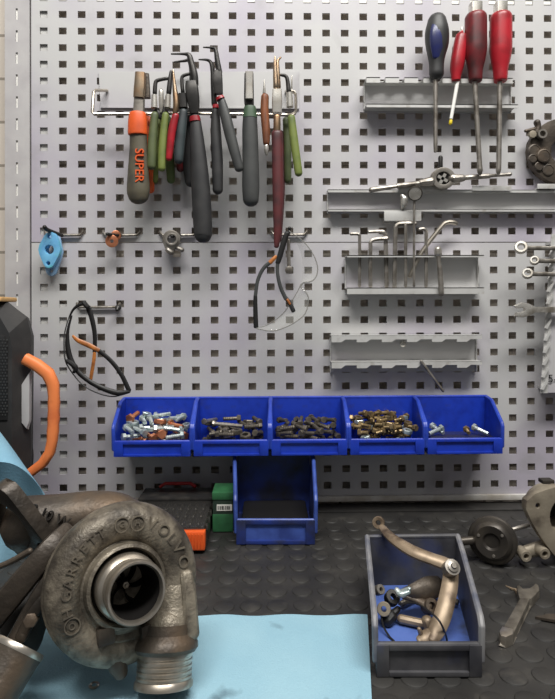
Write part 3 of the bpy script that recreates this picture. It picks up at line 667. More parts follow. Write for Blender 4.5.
bm = nb(); ribbon(bm, [(69, 317), (64.8, 332), (64, 345), (65.5, 361), (73, 374), (84, 386), (100, 394), (115, 396.5), (129, 392)], [(71.5, 318), (68, 331), (67, 345), (70, 359), (77, 371), (88, 380.5), (103, 388.5), (118, 393), (128.5, 391.5)], .042, .040, .002); fin('lens', bm, 'smoke_lens', t)
bm = nb(); stroke(bm, [(69, 317, .5), (64.8, 332, .6), (64, 345, .6), (65.5, 361, .7), (73, 374, .6), (84, 386, .6), (100, 394, .6), (115, 396.5, .6), (129, 392, .6)], .045); fin('lens_rim', bm, 'grey_grip', t)

# ------------------------------------------------------------------ storage bins
def bin_(label, fl, fr, rl, rr, z0, hr, hs, hf, mt, fmt=None, slope=.35, group=None, cat='storage bin', rim=None, lip=None):
    """fl, fr, rl, rr: floor corners (x, y); hr rear height, hs side height at the front, hf front lip height"""
    fl, fr, rl, rr = (V((p[0], p[1], z0)) for p in (fl, fr, rl, rr))
    t = thing('storage_bin', label, cat, (fl + fr + rl + rr) / 4, group)
    up = V((0, 0, 1)); th = .0018
    def slab(bm, pts, n):
        a = [bm.verts.new(p) for p in pts]; b = [bm.verts.new(p + n * th) for p in pts]; k = len(pts)
        bm.faces.new(a); bm.faces.new(b[::-1])
        for i in range(k): bm.faces.new((a[i], b[i], b[(i + 1) % k], a[(i + 1) % k]))
    cen = (fl + fr + rl + rr) / 4
    def inw(a, b):
        n = (b - a).cross(up).normalized(); return n if n.dot(cen - a) > 0 else -n
    out = .035 * hr
    for (nm, f, r, m2) in (('side_wall', fl, rl, mt), ('side_wall', fr, rr, mt)):
        n = inw(f, r); bm = nb()
        e = -n * out
        k = r + (f - r) * slope
        prof = [f, r, r + up * hr + e, k + up * (hr * .97) + e, f + (r - f) * .04 + up * (hs + .004) + e * .4, f + up * hs + e * .4]
        slab(bm, prof, n)
        q = [r + up * hr + e, k + up * (hr * .97) + e, f + (r - f) * .04 + up * (hs + .004) + e * .4, f + up * hs + e * .4, f + up * (hf * .5) + e*.2]
        sw = fin(nm, bm, m2, t); w = .0024; bm = nb()
        for i in range(len(q) - 1):
            tube(bm, [q[i], q[i + 1]], w, 8, 1, n, rnd=True)
        fin('rim', bm, rim or mt, sw)
    bm = nb(); slab(bm, [rl, rr, rr + up * hr, rl + up * hr], inw(rl, rr)); tube(bm, [rl + up * hr, rr + up * hr], .0022, 8); fin('rear_wall', bm, mt, t)
    bm = nb(); slab(bm, [fl, fr, rr, rl], up); fin('bin_floor', bm, fmt or mt, t)
    bm = nb(); n = inw(fl, fr); slab(bm, [fl, fr, fr + up * hf, fl + up * hf], n)
    tube(bm, [fl + up * hf, fr + up * hf], .0018, 8); u = (fr - fl).normalized(); w = (fr - fl).length
    fin('front_lip', bm, lip or mt, t)
    bm = nb(); o = fl - n * .0012                                    # raised frame of the label slot
    pl = lambda a, b, c, d_: box(bm, o + u * (a + b) / 2 + up * (c + d_) / 2, (b - a, .0026, d_ - c), Matrix.Rotation(math.atan2(u.y, u.x), 3, 'Z'), .0006)
    pl(0, w * .12, 0, hf * 1.02); pl(w * .88, w, 0, hf * 1.02); pl(w * .12, w * .88, 0, hf * .16); pl(w * .12, w * .88, hf * .84, hf * 1.02)
    fin('label_frame', bm, mt, t)
    return t
WB = [(112.5, 192.3, 125, 197), (192.3, 270, 199, 270.5), (270, 348.5, 271, 342), (348.5, 425.5, 343, 413.5), (425.5, 503.5, 415, 485.5)]
BN = ['leftmost wall bin, blue, heaped with zinc and copper bolts', 'second wall bin from the left, blue, with sparse dark bolts', 'middle wall bin, blue, full of dark bolts', 'fourth wall bin from the left, blue, full of brass brown bolts', 'rightmost wall bin, blue, nearly empty with a few silver screws']
DW = .066
ZF = P(300, 455, DW).z
bins = []
for i, (a, b, c, d_) in enumerate(WB):
    fl, fr = P(a + 1.6, 455, DW), P(b - 1.6, 455, DW); rl, rr = P(c + 1, 430, .004), P(d_ - 1, 430, .004)
    bin_(BN[i], (fl.x, -DW), (fr.x, -DW), (rl.x, -.004), (rr.x, -.004), ZF, P(300, 397.5, .004).z - ZF, P(300, 428, DW).z - ZF, P(300, 440.5, DW).z - ZF, 'blue', group='blue bins hung in a row on the board', rim='rimwall')
    bins.append((fl.x + .004, fr.x - .004, rl.x + .004, rr.x - .004))
# back rail the bins hang on
bm = nb(); bx(bm, P(126, 400, 0).x, P(484, 400, 0).x, -.0036, -.0006, P(300, 420, 0).z, P(300, 404, 0).z); fin('bin_rail', bm, 'rack', None, 'grey rail on the board behind the row of blue bins', 'rail')

# ------------------------------------------------------------------ bolts
def bolt_mesh(nm, L_, r, hr, hh, mt):
    bm = nb(); lathe(bm, [(0, -L_ / 2), (r * .9, -L_ / 2), (r, -L_ / 2 + r * .3)] + [(r * (1 if k % 2 else .88), -L_ / 2 + r * .3 + (L_ * .75) * k / 12) for k in range(13)] + [(r, L_ / 2)], (0, 0, 0), (1, 0, 0), 10)
    lathe(bm, [(r, L_ / 2), (hr, L_ / 2), (hr, L_ / 2 + hh * .85), (hr * .88, L_ / 2 + hh), (0, L_ / 2 + hh)], (0, 0, 0), (1, 0, 0), 6)
    bmesh.ops.recalc_face_normals(bm, faces=bm.faces)
    me = bpy.data.meshes.new(nm); bm.to_mesh(me); bm.free(); me.materials.append(MT[mt]); return me
def nut_mesh(nm, r, h, mt):
    bm = nb(); lathe(bm, [(r * .55, -h / 2), (r * .92, -h / 2), (r, -h * .35), (r, h * .35), (r * .92, h / 2), (r * .55, h / 2)], (0, 0, 0), (0, 0, 1), 6, True)
    bmesh.ops.recalc_face_normals(bm, faces=bm.faces)
    me = bpy.data.meshes.new(nm); bm.to_mesh(me); bm.free(); me.materials.append(MT[mt]); return me
ZB_ = bolt_mesh('bolt', .018, .0027, .005, .004, 'zinc'); CB_ = bolt_mesh('bolt', .018, .003, .0062, .0035, 'copper')
DBL = bolt_mesh('bolt', .018, .0026, .0042, .005, 'dark_bolt'); BB_ = bolt_mesh('bolt', .009, .0024, .0044, .004, 'brass_bolt')
CN_ = nut_mesh('nut', .0078, .006, 'copper'); ZN_ = nut_mesh('nut', .0062, .005, 'zinc'); BN_ = nut_mesh('nut', .006, .006, 'brass_bolt'); DN_ = nut_mesh('nut', .0075, .006, 'dark_bolt')
LS_ = bolt_mesh('bolt', .036, .0026, .004, .003, 'steel')
def pile(bi, items, top_back, top_front, n_max, seed):
    """drop the fasteners one by one on a height grid until the heap has the wanted slope"""
    rnd = random.Random(seed); fx0, fx1, rx0, rx1 = bins[bi]; G = 40; hm = [[ZF + .0018] * G for _ in range(G)]
    cell = lambda x, y: (min(G - 1, max(0, int((x - rx0) / (rx1 - rx0) * G))), min(G - 1, max(0, int((y + DW) / (DW - .004) * G))))
    made = 0
    for tr in range(n_max * 12):
        if made >= n_max: break
        nm, me, lb, rr, hl, grp, wt = rnd.choices(items, [q[6] for q in items])[0]
        f = rnd.random(); y = -DW + .010 + f * (DW - .022)
        g = (y + DW) / DW; lo = fx0 + (rx0 - fx0) * g; hi = fx1 + (rx1 - fx1) * g
        a = rnd.uniform(0, 2 * PI); ex = abs(math.cos(a)) * hl + rr; ey = abs(math.sin(a)) * hl + rr
        x = rnd.uniform(lo + ex, hi - ex)
        y = min(max(y, -DW + .004 + ey), -.008 - ey)
        foot = [cell(x + math.cos(a) * q * hl, y + math.sin(a) * q * hl) for q in (-1, -.6, -.2, .2, .6, 1)]
        z = max(hm[c[0]][c[1]] for c in foot)
        if z + rr * 1.2 > ZF + top_front + (top_back - top_front) * g: continue
        o = bpy.data.objects.new(nm, me); COL.objects.link(o); o.location = (x, y, z + rr * 1.02)
        o.rotation_euler = (rnd.uniform(-.25, .25) if nm == 'nut' else rnd.uniform(0, 1), rnd.uniform(-.22, .22), a)
        tag(o, lb, 'nut' if nm == 'nut' else 'bolt', grp); made += 1
        for c in foot:
            for p in range(-2, 3):
                for q in range(-2, 3):
                    u, v = c[0] + p, c[1] + q
                    if 0 <= u < G and 0 <= v < G and p * p + q * q <= 5: hm[u][v] = max(hm[u][v], z + rr * 1.5)
pile(0, [('bolt', ZB_, 'shiny zinc bolt heaped in the leftmost blue wall bin', .0045, .010, 'zinc bolts in the leftmost bin', 6), ('bolt', CB_, 'copper coloured bolt in the leftmost blue wall bin', .0052, .0095, 'copper bolts in the leftmost bin', 1.6), ('nut', CN_, 'copper coloured nut in the leftmost blue wall bin', .005, .005, 'copper nuts in the leftmost bin', .7), ('nut', ZN_, 'zinc nut in the leftmost blue wall bin', .004, .004, 'zinc nuts in the leftmost bin', 1.5)], .046, .025, 95, 3)
pile(1, [('bolt', DBL, 'dark bolt in the second blue wall bin', .0038, .0105, 'dark bolts in the second bin', 4), ('nut', DN_, 'dark nut in the second blue wall bin', .005, .005, 'dark nuts in the second bin', 1.5), ('bolt', LS_, 'long slim steel pin bolt in the second blue wall bin', .004, .018, 'slim pin bolts in the second bin', .7)], .040, .022, 70, 5)
pile(2, [('bolt', DBL, 'dark bolt in the full middle blue wall bin', .0038, .0105, 'dark bolts in the middle bin', 1)], .043, .024, 120, 8)
pile(3, [('bolt', BB_, 'short brass brown bolt in the fourth blue wall bin', .0038, .006, 'brass brown bolts in the fourth bin', 3), ('nut', BN_, 'brass brown nut in the fourth blue wall bin', .005, .004, 'brass brown nuts in the fourth bin', 1), ('nut', ZN_, 'shiny zinc nut among the brass bolts in the fourth bin', .004, .004, 'zinc nuts in the fourth bin', .6)], .045, .024, 170, 13)
fx0, fx1, rx0, rx1 = bins[4]
bm = nb(); bx(bm, rx0 + .004, rx1 + .002, -.05, -.008, ZF + .0019, ZF + .014, .001); fin('clear_insert', bm, 'lid', None, 'cloudy clear plastic block lying in the rightmost blue wall bin', 'plastic insert')
for (px, a, lb, me) in ((433, .4, 'silver bolt at the left inside the rightmost blue bin', ZB_), (439, 2, 'second silver bolt at the left inside the rightmost bin', ZB_), (466, 1.5, 'silver bolt lying centrally on the clear block in the rightmost bin', BB_), (480, 2.2, 'silver bolt leaning at the right inside the rightmost bin', ZB_)):
    o = bpy.data.objects.new('bolt', me); COL.objects.link(o); q = P(px, 433, .03); o.location = (q.x, -.036 + (.008 if 'second' in lb else 0), ZF + .0205); o.rotation_euler = (.5, -.25, a); tag(o, lb, 'bolt')
    if me is BB_: o.location.z = ZF + .0200

# ------------------------------------------------------------------ lower bin, case, green box
fl, fr = B(236.5, 545), B(315, 545)
bin_('dark blue dirty bin standing on the bench below the middle wall bins', (fl.x, fl.y), (fr.x, fr.y), (fl.x - .004, -.03), (fr.x + .002, -.03), .0015, .078, .047, .026, 'bluedark', rim='rimblue', lip='rimblue')
bm = nb(); bx(bm, fl.x + .004, fr.x - .004, fl.y + .02, -.0335, .0040, .019, .004); fin('rubber_pad', bm, 'black', None, 'black rubber block lying inside the dark blue bench bin', 'rubber block')
t = thing('bit_case', 'black flat bit case with clear lid and orange clasp, behind the turbocharger', 'case', B(170, 530))
yF, yR = -.138, -.02
xa, xb = B(120, 551).x, B(206, 551).x
bm = nb(); bx(bm, xa, xb, yF, yR, .0012, .019, .003); fin('base', bm, 'case', t)
bm = nb(); bx(bm, xa + .002, xb - .001, yF + .002, yR - .001, .0195, .0275, .003); fin('lid', bm, 'lid', t)
bm = nb(); bx(bm, xa + .002, xb - .001, yR - .04, yR - .001, .0278, .031, .001); fin('hinge_strip', bm, 'case', t)
for r in range(3):
    for k in range(9):
        bm = nb(); x = xa + .012 + k * (xb - xa - .022) / 8; y = yF + .02 + r * .022
        tube(bm, [(x, y, .0225), (x, y + .014, .0225)], .0018, 6); fin('bit', bm, 'bit', t)
bm = nb(); c = B(192, 541, .014); bx(bm, c.x - .015, c.x + .014, yF - .004, yF + .006, .004, .024, .002)
for k in range(8): bx(bm, c.x - .013 + k * .0033, c.x - .0115 + k * .0033, yF - .005, yF - .004, .006, .022)
fin('clasp', bm, 'orange', t, 'ribbed orange clasp')
bm = nb(); q = P(178, 487, .02); tube(bm, [(q.x - .022, yR - .002, .033), (q.x - .016, yR - .001, .0365), (q.x + .016, yR - .001, .0365), (q.x + .022, yR - .002, .033)], .0022, 8); fin('carry_handle', bm, 'red_plastic', t, 'red carrying handle')
bm = nb()
for k in range(5): bx(bm, xb - .003, xb + .0012, yF + .012 + k * .02, yF + .018 + k * .02, .019, .025, .0006)
fin('side_clip', bm, 'bit', t)
t = thing('part_carton', 'small upright green cardboard box with white label beside the dark blue bin', 'box', B(222, 533))
q0, q1 = B(212.5, 533), B(233, 533); y0 = q0.y; hh = .257 - (490 - 310) * (Z0 + y0) / F
bm = nb(); bx(bm, q0.x, q1.x, y0, y0 + .034, .0012, hh * .46, .0008); fin('carton', bm, 'box_green', t)
bm = nb(); bx(bm, q0.x + .0005, q1.x - .0005, y0 + .0005, y0 + .0335, hh * .46, hh * .82); fin('sleeve', bm, 'box_dark', t)
bm = nb(); bx(bm, q0.x - .0004, q1.x + .0004, y0 - .0004, y0 + .0344, hh * .82, hh, .0008); fin('carton_lid', bm, 'box_green', t)
bm = nb(); bx(bm, q0.x + .005, q1.x - .001, y0 - .0003, y0 + .0006, hh * .55, hh * .70); lab = fin('label_sticker', bm, 'paper', t, 'white label')
bm = nb()
for k in range(7): bx(bm, q0.x + .0062 + k * .0022, q0.x + .0072 + k * .0022 + (k % 3) * .0003, y0 - .0005, y0 - .0003, hh * .58, hh * .67)
fin('print', bm, 'ink', lab)

# ------------------------------------------------------------------ big grey blue bin with loose parts
J = lambda x, Z: ((x - CX) * Z / F, -(Z0 - Z))
jb = [J(375.5, .3727), J(478, .3727), J(372, .487), J(459, .487)]
jb = [(B(376, 677).x, B(376, 677).y), (B(481, 677).x, B(481, 677).y), (P(369, 560, Z0 - .487).x, -(Z0 - .487)), (P(456, 560, Z0 - .487).x, -(Z0 - .487))]
bin_('grey blue dusty bin full of loose linkage parts on the bench at right', *jb, .0015, .046, .034, .0216, 'bluedirty', 'bluefloor', slope=.25, rim='rimdirty')
def jp(x, y, h): return B(x, y, h)
def bar(bm, pts, r, flat=.5, seg=10, sub=4, nrm=V((0, -.5, 1))):
    q = cr([(*jp(p[0], p[1], p[2]), p[3] if len(p) > 3 else r) for p in pts], sub); tube(bm, [V(a[:3]) for a in q], [a[3] for a in q], seg, flat, nrm.normalized())
t = thing('linkage_lever', 'jointed two arm bare metal lever leaning out of the grey blue bin', 'lever', jp(440, 600, .02))
bm = nb(); bar(bm, [(382, 527, .055, .0035), (392, 538, .055, .005), (412, 551, .053, .006), (432, 559, .050, .0058), (443, 563, .048, .0062), (453, 568, .046, .0066)], .005, .65, 12); fin('upper_arm', bm, 'bare', t)
def ringat(bm, c, ax_, r0, r1, h, seg=20): lathe(bm, [(r1, -h), (r1, h), (r1 * .92, h * 1.15), (r0 * 1.1, h * 1.15), (r0, h), (r0, -h)], c, ax_, seg, True)
bm = nb(); ringat(bm, jp(378.5, 522.5, .056), V((-.35, -1, .3)), .0022, .0056, .003); fin('eyelet', bm, 'bare', t)
bm = nb(); bar(bm, [(451, 572, .043, .0062), (449, 590, .034, .0066), (443, 615, .022, .0066), (436, 632, .013, .006), (432, 640, .010, .004)], .006, .55, 12); fin('lower_arm', bm, 'bare', t)
bm = nb(); c = jp(452.5, 567, .051); lathe(bm, [(.0064, -.008), (.0062, .0004), (.0042, .0006), (.0042, .0022), (.0024, .0026), (.0018, .004), (0, .004)], c, V((.1, -.75, .65)), 20); fin('pivot', bm, 'steel', t)
bm = nb(); bar(bm, [(430, 634, .012, .0045), (424, 638, .010, .005), (419, 640, .009, .003)], .004, .5); bar(bm, [(421, 634, .012, .002), (419, 629, .016, .0016)], .002, 1); fin('fork', bm, 'bare', t)
t = thing('bracket_lever', 'brown cast lever with a round eye lying at the rear of the grey blue bin', 'lever', jp(425, 600, .012))
bm = nb(); bar(bm, [(403, 594, .022, .004), (414, 591, .026, .006), (428, 588, .026, .009), (438, 586, .026, .008)], .008, .6, nrm=V((0, -1, .6))); bar(bm, [(404, 596, .022, .003), (418, 600, .020, .003), (428, 606, .018, .004)], .004, .7); fin('arm', bm, 'turbo_dark', t)
bm = nb(); ringat(bm, jp(429.5, 606.5, .0165), V((.2, -1, .7)), .0026, .0058, .005); fin('eye', bm, 'turbo_dark', t)
t = thing('cap_screw', 'tan pin with a stepped head lying across the floor of the grey blue bin', 'pin', jp(418, 625, .006))
bm = nb(); bar(bm, [(401, 619, .008, .0036), (424, 624, .008, .0036)], .0036, 1); fin('shank', bm, 'bare', t)
bm = nb(); bar(bm, [(427, 621.5, .010, .005), (429, 628, .006, .0052)], .005, 1); fin('head', bm, 'bare', t)
for (x, y, h, r, ax_, mt, lb, nm, cat) in ((384, 609, .017, .0054, V((-.3, -1, .5)), 'alloy', 'pale round bush at the left wall of the grey blue bin', 'bush', 'bush'), (392, 598, .020, .006, V((.2, -.7, .8)), 'black_steel', 'dark round roller in the left rear of the grey blue bin', 'roller', 'roller'), (379, 590, .024, .004, V((.4, -.8, .6)), 'steel', 'small grey spacer tucked in the left rear corner of the big bin', 'spacer', 'spacer')):
    bm = nb(); ringat(bm, jp(x, y, h), ax_, r * .4, r, .003); fin(nm, bm, mt, None, lb, cat)
t = thing('black_plug', 'black rubber plug with a thin neck in front of the pale bush', 'plug', jp(391, 617, .006))
bm = nb(); bar(bm, [(387, 620, .008, .0055), (391, 616, .010, .005)], .005, 1); fin('body', bm, 'black', t)
bm = nb(); bar(bm, [(392, 614.5, .011, .003), (398, 609, .014, .0024)], .003, 1); fin('neck', bm, 'black', t)
t = thing('wing_nut', 'pale zinc wing nut at the rear of the grey blue bin', 'nut', jp(402, 592, .028))
bm = nb(); bar(bm, [(397, 590, .030, .0022), (401, 594, .028, .0032), (408, 592, .030, .0024)], .003, .8); bar(bm, [(402, 592, .028, .0026), (409, 589, .032, .002)], .003, .8); fin('body', bm, 'zinc', t)
bm = nb(); bar(bm, [(399, 604, .020, .0008), (415, 603, .024, .0008), (430, 612, .026, .0008), (440, 622, .024, .0008), (446, 636, .010, .0008), (447, 641, .0055, .0008)], .0008, 1, 6); fin('wire_clip', bm, 'black', None, 'thin black wire curving over the tan pin in the big bin', 'wire')
bm = nb(); bar(bm, [(381, 612, .014, .0008), (383, 625, .009, .0008), (389, 636, .005, .0008), (394, 641, .0042, .0008)], .0008, 1, 6); fin('wire_clip', bm, 'black', None, 'thin black wire along the left wall inside the big bin', 'wire')
for (x, y, a, lb) in ((448, 598, 2.4, 'small steel bolt leaning at the right inside the big bin'), (408, 600, .6, 'dark bolt under the brown lever in the big bin')):
    o = bpy.data.objects.new('bolt', DBL); COL.objects.link(o); o.location = jp(x, y, .009); o.rotation_euler = (.4, -.1, a); tag(o, lb, 'bolt')

# ------------------------------------------------------------------ spanner, scrap, actuator, flange on the bench
t = thing('open_end_wrench', 'worn dark open end wrench lying on the mat right of the big bin', 'wrench', B(516, 620))
def bplate(bm, outer, h, th, holes=(), bev=0):
    o = V((0, 0, h)); f = lambda lp: [(B(x, y, h).x, B(x, y, h).y) for x, y in lp]
    plate(bm, f(outer), [f(q) for q in holes], th, o, V((1, 0, 0)), V((0, 1, 0)), bev)
bm = nb(); bplate(bm, [(501.5, 637), (521.5, 601), (531.5, 602), (513.5, 641)], .0022, .0055, (), .0014); fin('shank', bm, 'wrench_steel', t)
bm = nb(); bplate(bm, [(519.5, 606), (517.5, 599), (516.5, 592.5), (519.5, 592), (523, 595.5), (529, 595.2), (533, 592.8), (535.5, 590.2), (538.5, 592), (539.5, 597), (536, 601.5), (531.5, 606)], .0018, .0066, (), .0014); fin('open_jaw', bm, 'wrench_steel', t)
bm = nb(); bplate(bm, [(499, 640), (502, 634.5), (514.5, 637.5), (513, 643), (506, 646), (500.5, 644.5)], .0018, .0070, (), .0016); fin('worn_end', bm, 'machined', t, 'bright worn end')
bm = nb(); tube(bm, [B(506, 586, .001), B(512, 589, .0022), B(516, 590, .0016), B(517, 594, .0012)], [.0006, .0012, .0014, .0008], 6); fin('metal_shaving', bm, 'bare', None, 'tiny curled tan shaving on the mat beside the wrench jaw', 'shaving')
bm = nb(); bplate(bm, [(535, 619), (548, 616), (575, 617), (575, 626), (552, 622)], .0014, .002); fin('scrap_strip', bm, 'turbo_dark', None, 'rusty dark strip of metal on the mat at the right edge', 'strip')
t = thing('wastegate_actuator', 'round dark vacuum canister lying on edge on the mat behind the wrench', 'actuator', B(495, 562))
axn = V((-.5, -.86, .12)).normalized(); c = P(492.5, 541, Z0 - .53)
c.z = max(c.z, .0245)
bm = nb(); lathe(bm, [(0, .006), (.0065, .006), (.0085, .0085), (.0155, .0095), (.0185, .007), (.0195, .004), (.0225, .003), (.0236, .0015), (.0236, -.002), (.0225, -.003)], c, axn, 40); fin('front_shell', bm, 'canister', t)
bm = nb(); lathe(bm, [(.0225, -.003), (.0225, -.0045), (.0205, -.006), (.0205, -.011), (.0185, -.018), (.012, -.024), (.006, -.026), (0, -.026)], c, axn, 40); fin('rear_shell', bm, 'canister', t)
bm = nb(); tube(bm, [c - V((.021, 0, 0)), c + V((-.034, .002, -.002))], [.004, .0045], 12); tube(bm, [c + V((-.034, .002, -.002)), c + V((-.037, .002, -.002))], .0055, 12); fin('hose_nipple', bm, 'canister', t)
for k in range(3):
    a = 2 * PI * k / 3 + .7; u, v, n = frame(axn); bm = nb(); lathe(bm, [(.0016, 0), (.0014, .0014), (0, .0016)], c + n * .0088 + u * .013 * math.cos(a) + v * .013 * math.sin(a), n, 10); fin('dimple', bm, 'steel', t)
bm = nb(); tube(bm, [c - axn * .024, c + V((.05, .026, .004))], .0022, 8); fin('rod', bm, 'steel', t)
t = thing('alloy_elbow', 'pale cast alloy elbow with a large bolted flange at the right edge', 'pipe elbow', B(545, 560))
D_ = Z0 - .526
fl_ = [(523, 498), (531, 491), (540, 487.5), (552, 484), (575, 484), (590, 500), (592, 530), (580, 556), (562, 562), (550, 552), (538, 536), (528, 520), (522, 506)]
bm = nb(); pxplate(bm, fl_, D_ , .008, [circ(560, 514, 14, 24, 18), circ(534, 503, 2.2, 12, 2.6), circ(572, 545, 2.2, 12)], .0014); fin('flange', bm, 'alloy', t)
q0 = P(560, 514, D_); bm = nb(); lathe(bm, [(.0155, .001), (.0155, -.03), (.022, -.03), (.024, -.01), (.021, .001)], q0, YN, 32, True); fin('pipe', bm, 'alloy', t)
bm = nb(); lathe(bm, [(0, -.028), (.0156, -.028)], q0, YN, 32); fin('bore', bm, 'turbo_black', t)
bm = nb(); c1 = P(523, 556, D_ - .01); c2 = P(543, 551, D_ - .004); tube(bm, [P(522.5, 553, D_ - .005), P(543, 547, D_ - .005), P(556, 545, D_ - .003)], [.0062, .0075, .010], 12, .8); fin('arm', bm, 'alloy', t)
for (x, y) in ((523, 553.5), (541.5, 551)):
    bm = nb(); ringat(bm, P(x, y, D_ + .003), YN, .0026, .0056, .006); fin('boss', bm, 'alloy', t)
bm = nb(); bx(bm, P(544, 488, D_).x, P(556, 488, D_).x, -D_ + .002, -D_ + .012, P(550, 485, D_).z, P(550, 481, D_).z, .001); fin('stud', bm, 'turbo_black', t)
bm = nb(); c3 = P(565, 552, D_ - .03); tube(bm, [c3, V((c3.x, c3.y, .0135))], [.012, .014], 14); fin('foot', bm, 'turbo_dark', t)

# ------------------------------------------------------------------ blue paper
def sheet(bm, f, nu, nv, th):
    g = [[[bm.verts.new(f(i / nu, j / nv) - n) for j in range(nv + 1)] for i in range(nu + 1)] for n in (V((0, 0, 0)), th)]
    for s in (0, 1):
        for i in range(nu):
            for j in range(nv): bm.faces.new((g[s][i][j], g[s][i + 1][j], g[s][i + 1][j + 1], g[s][i][j + 1]))
    for i in range(nu):
        for j in (0, nv): bm.faces.new((g[0][i][j], g[0][i + 1][j], g[1][i + 1][j], g[1][i][j]))
    for j in range(nv):
        for i in (0, nu): bm.faces.new((g[0][i][j], g[0][i][j + 1], g[1][i][j + 1], g[1][i][j]))
T00, T10, T01, T11 = B(-60, 615, .0028), B(367.5, 614.5, .0028), B(-40, 800, .0028), B(377, 800, .0028)
from mathutils import noise as MN
def tf(u, v):
    p = (T00 * (1 - u) + T10 * u) * (1 - v) + (T01 * (1 - u) + T11 * u) * v
    e = MN.noise(V((p.x * 30, p.y * 30, 1))) * .0008 + MN.noise(V((p.x * 9, p.y * 9, 5))) * .0012
    ed = .0012 * math.sin(u * 40) * (v == 0)
    return V((p.x, p.y + ed, .0028 + max(-.0009, e)))
bm = nb(); sheet(bm, tf, 70, 40, V((0, 0, .0004))); fin('paper_towel', bm, 'towel', None, 'blue paper towel spread flat on the mat under the turbocharger', 'paper towel', ang=60)
def sf(u, v):                                          # loose sheet leaning at the left: lit upper fold, then hanging back to the bench
    a = V((-95, 300)) * (1 - u) + V((46.5, 497)) * u
    top = P(a.x, a.y + 3 * math.sin(u * 14) * (1 - u), .150)
    b = V((a.x, 462 + (36 * (a.x / 46.5) ** 2.2 if a.x > 0 else .35 * a.x)))
    fold = P(b.x, b.y, .150 + .055 * (1 - u) ** .6 + .002)
    bot = V((fold.x - .012 * (1 - u), fold.y + .075 * (1 - u) + .008 * math.sin(u * 9), .0032))
    if v < .4:
        w = v / .4; p = top * (1 - w) + fold * w; p.z += .010 * math.sin(PI * w) * (1 - u); return p
    w = (v - .4) / .6; p = fold * (1 - w) + bot * w; p.y += .012 * math.sin(PI * w) * (1 - u * .5) + .004 * math.sin(u * 22 + w * 4) * w; return p
bm = nb(); sheet(bm, sf, 48, 30, V((0, -.0006, 0))); fin('paper_sheet', bm, 'sheet', None, 'blue paper sheet propped up and folded over at the left edge before the black radio', 'paper towel', ang=60)

# ------------------------------------------------------------------ black radio with orange handle
t = thing('site_radio', 'black job site radio with a thick orange side handle at the left edge', 'radio', V((P(-40, 400, .1).x, -.1, 0)))
rd0, rd1 = .075, .128
def rp(lst, d): return [P(x, y, d) for x, y in lst]
bm = nb()
outl = [(-160, 303), (9, 303), (29, 318), (34, 336), (33, 452), (28, 560), (-160, 560)]
A = rp(outl, rd0 + .0); C = rp([(-160, 315), (-2, 314), (9, 333), (12, 348), (12, 440), (6, 520), (-160, 520)], rd1)
mid = rp([(-160, 301), (7, 301), (27, 317), (31, 334), (31, 452), (27, 560), (-160, 560)], rd1 - .022)
for p in A + C + mid: p.z = max(p.z, .002)
rings = [[bm.verts.new(p) for p in L_] for L_ in (A, mid, C)]
for a, b in ((0, 1), (1, 2)):
    for i in range(7): bm.faces.new((rings[a][i], rings[a][(i + 1) % 7], rings[b][(i + 1) % 7], rings[b][i]))
bm.faces.new(rings[0]); bm.faces.new(rings[2]); fin('body', bm, 'radio', t, ang=12)
bm = nb(); pxplate(bm, [(-150, 336), (4.5, 336), (7.5, 348), (7.5, 420), (-150, 420)], rd1 + .0002, .0012, [], .0004); gp = fin('grille_panel', bm, 'radio_dark', t)
bm = nb()
for r in range(26):
    for k in range(9):
        q = P(7 - k * 3 - (r % 2) * 1.5, 340 + r * 3, rd1 + .0015); lathe(bm, [(.0008, -.0003), (.0006, .0006), (0, .0006)], q, YN, 6)
fin('grille', bm, 'grey_grip', gp)
bm = nb(); pxplate(bm, [(23, 384), (31, 372), (31, 420), (28, 428), (23, 422)], .114, .004, [], .001); fin('board_gap_patch', bm, 'upright', t, 'pale patch standing for the board seen through the handle gap')  # added patch in the upright's colour, for the board showing through the gap
bm = nb(); stroke(bm, [(20, 440, 8), (24, 452, 8.5), (24, 470, 8)], .088, 1, 8); fin('side_bumper', bm, 'radio', t)
bm = nb(); hp = [(25, 358.5, 5.8, 0), (37, 365, 6, 0), (48, 373.5, 6.2, 0), (53, 384, 5.8, 0), (54, 396, 5.2, 0), (54, 403, 5.6, 0), (53.8, 410, 5.2, 0), (53.8, 417, 5.6, 0), (53.4, 424, 5.2, 0), (53, 431, 5.5, 0), (52.4, 440, 5, 0), (50, 452, 5, 0), (43, 463, 5, 0), (30, 473, 4.8, 0)]
stroke(bm, hp, .118, .9, 8, 1, False, .7); fin('carry_handle', bm, 'handle_orange', t, 'thick orange handle', ang=50)
bm = nb(); q0, q1 = P(-80, 303, .11), P(7, 297, .11); bx(bm, q0.x, q1.x, -.122, -.085, q0.z + .0012, q1.z, .002); fin('wood_block', bm, 'tan', None, 'tan block lying on top of the black radio', 'block')

# ------------------------------------------------------------------ turbocharger
ZC = .36
O = P(123, 583, Z0 - ZC)
yw, pt_ = math.radians(30), math.radians(14)
n_ = V((math.sin(yw) * math.cos(pt_), -math.cos(yw) * math.cos(pt_), math.sin(pt_)))
U, W, N_ = frame(n_)
k = ZC / F                                         # metres per pixel at the compressor
Lc = lambda a, b, h: O + U * (a * k) + W * (b * k) + N_ * h
t = thing('turbocharger', 'large worn cast metal turbocharger lying on the blue towel at lower left', 'turbocharger', V((O.x, O.y, .003)))
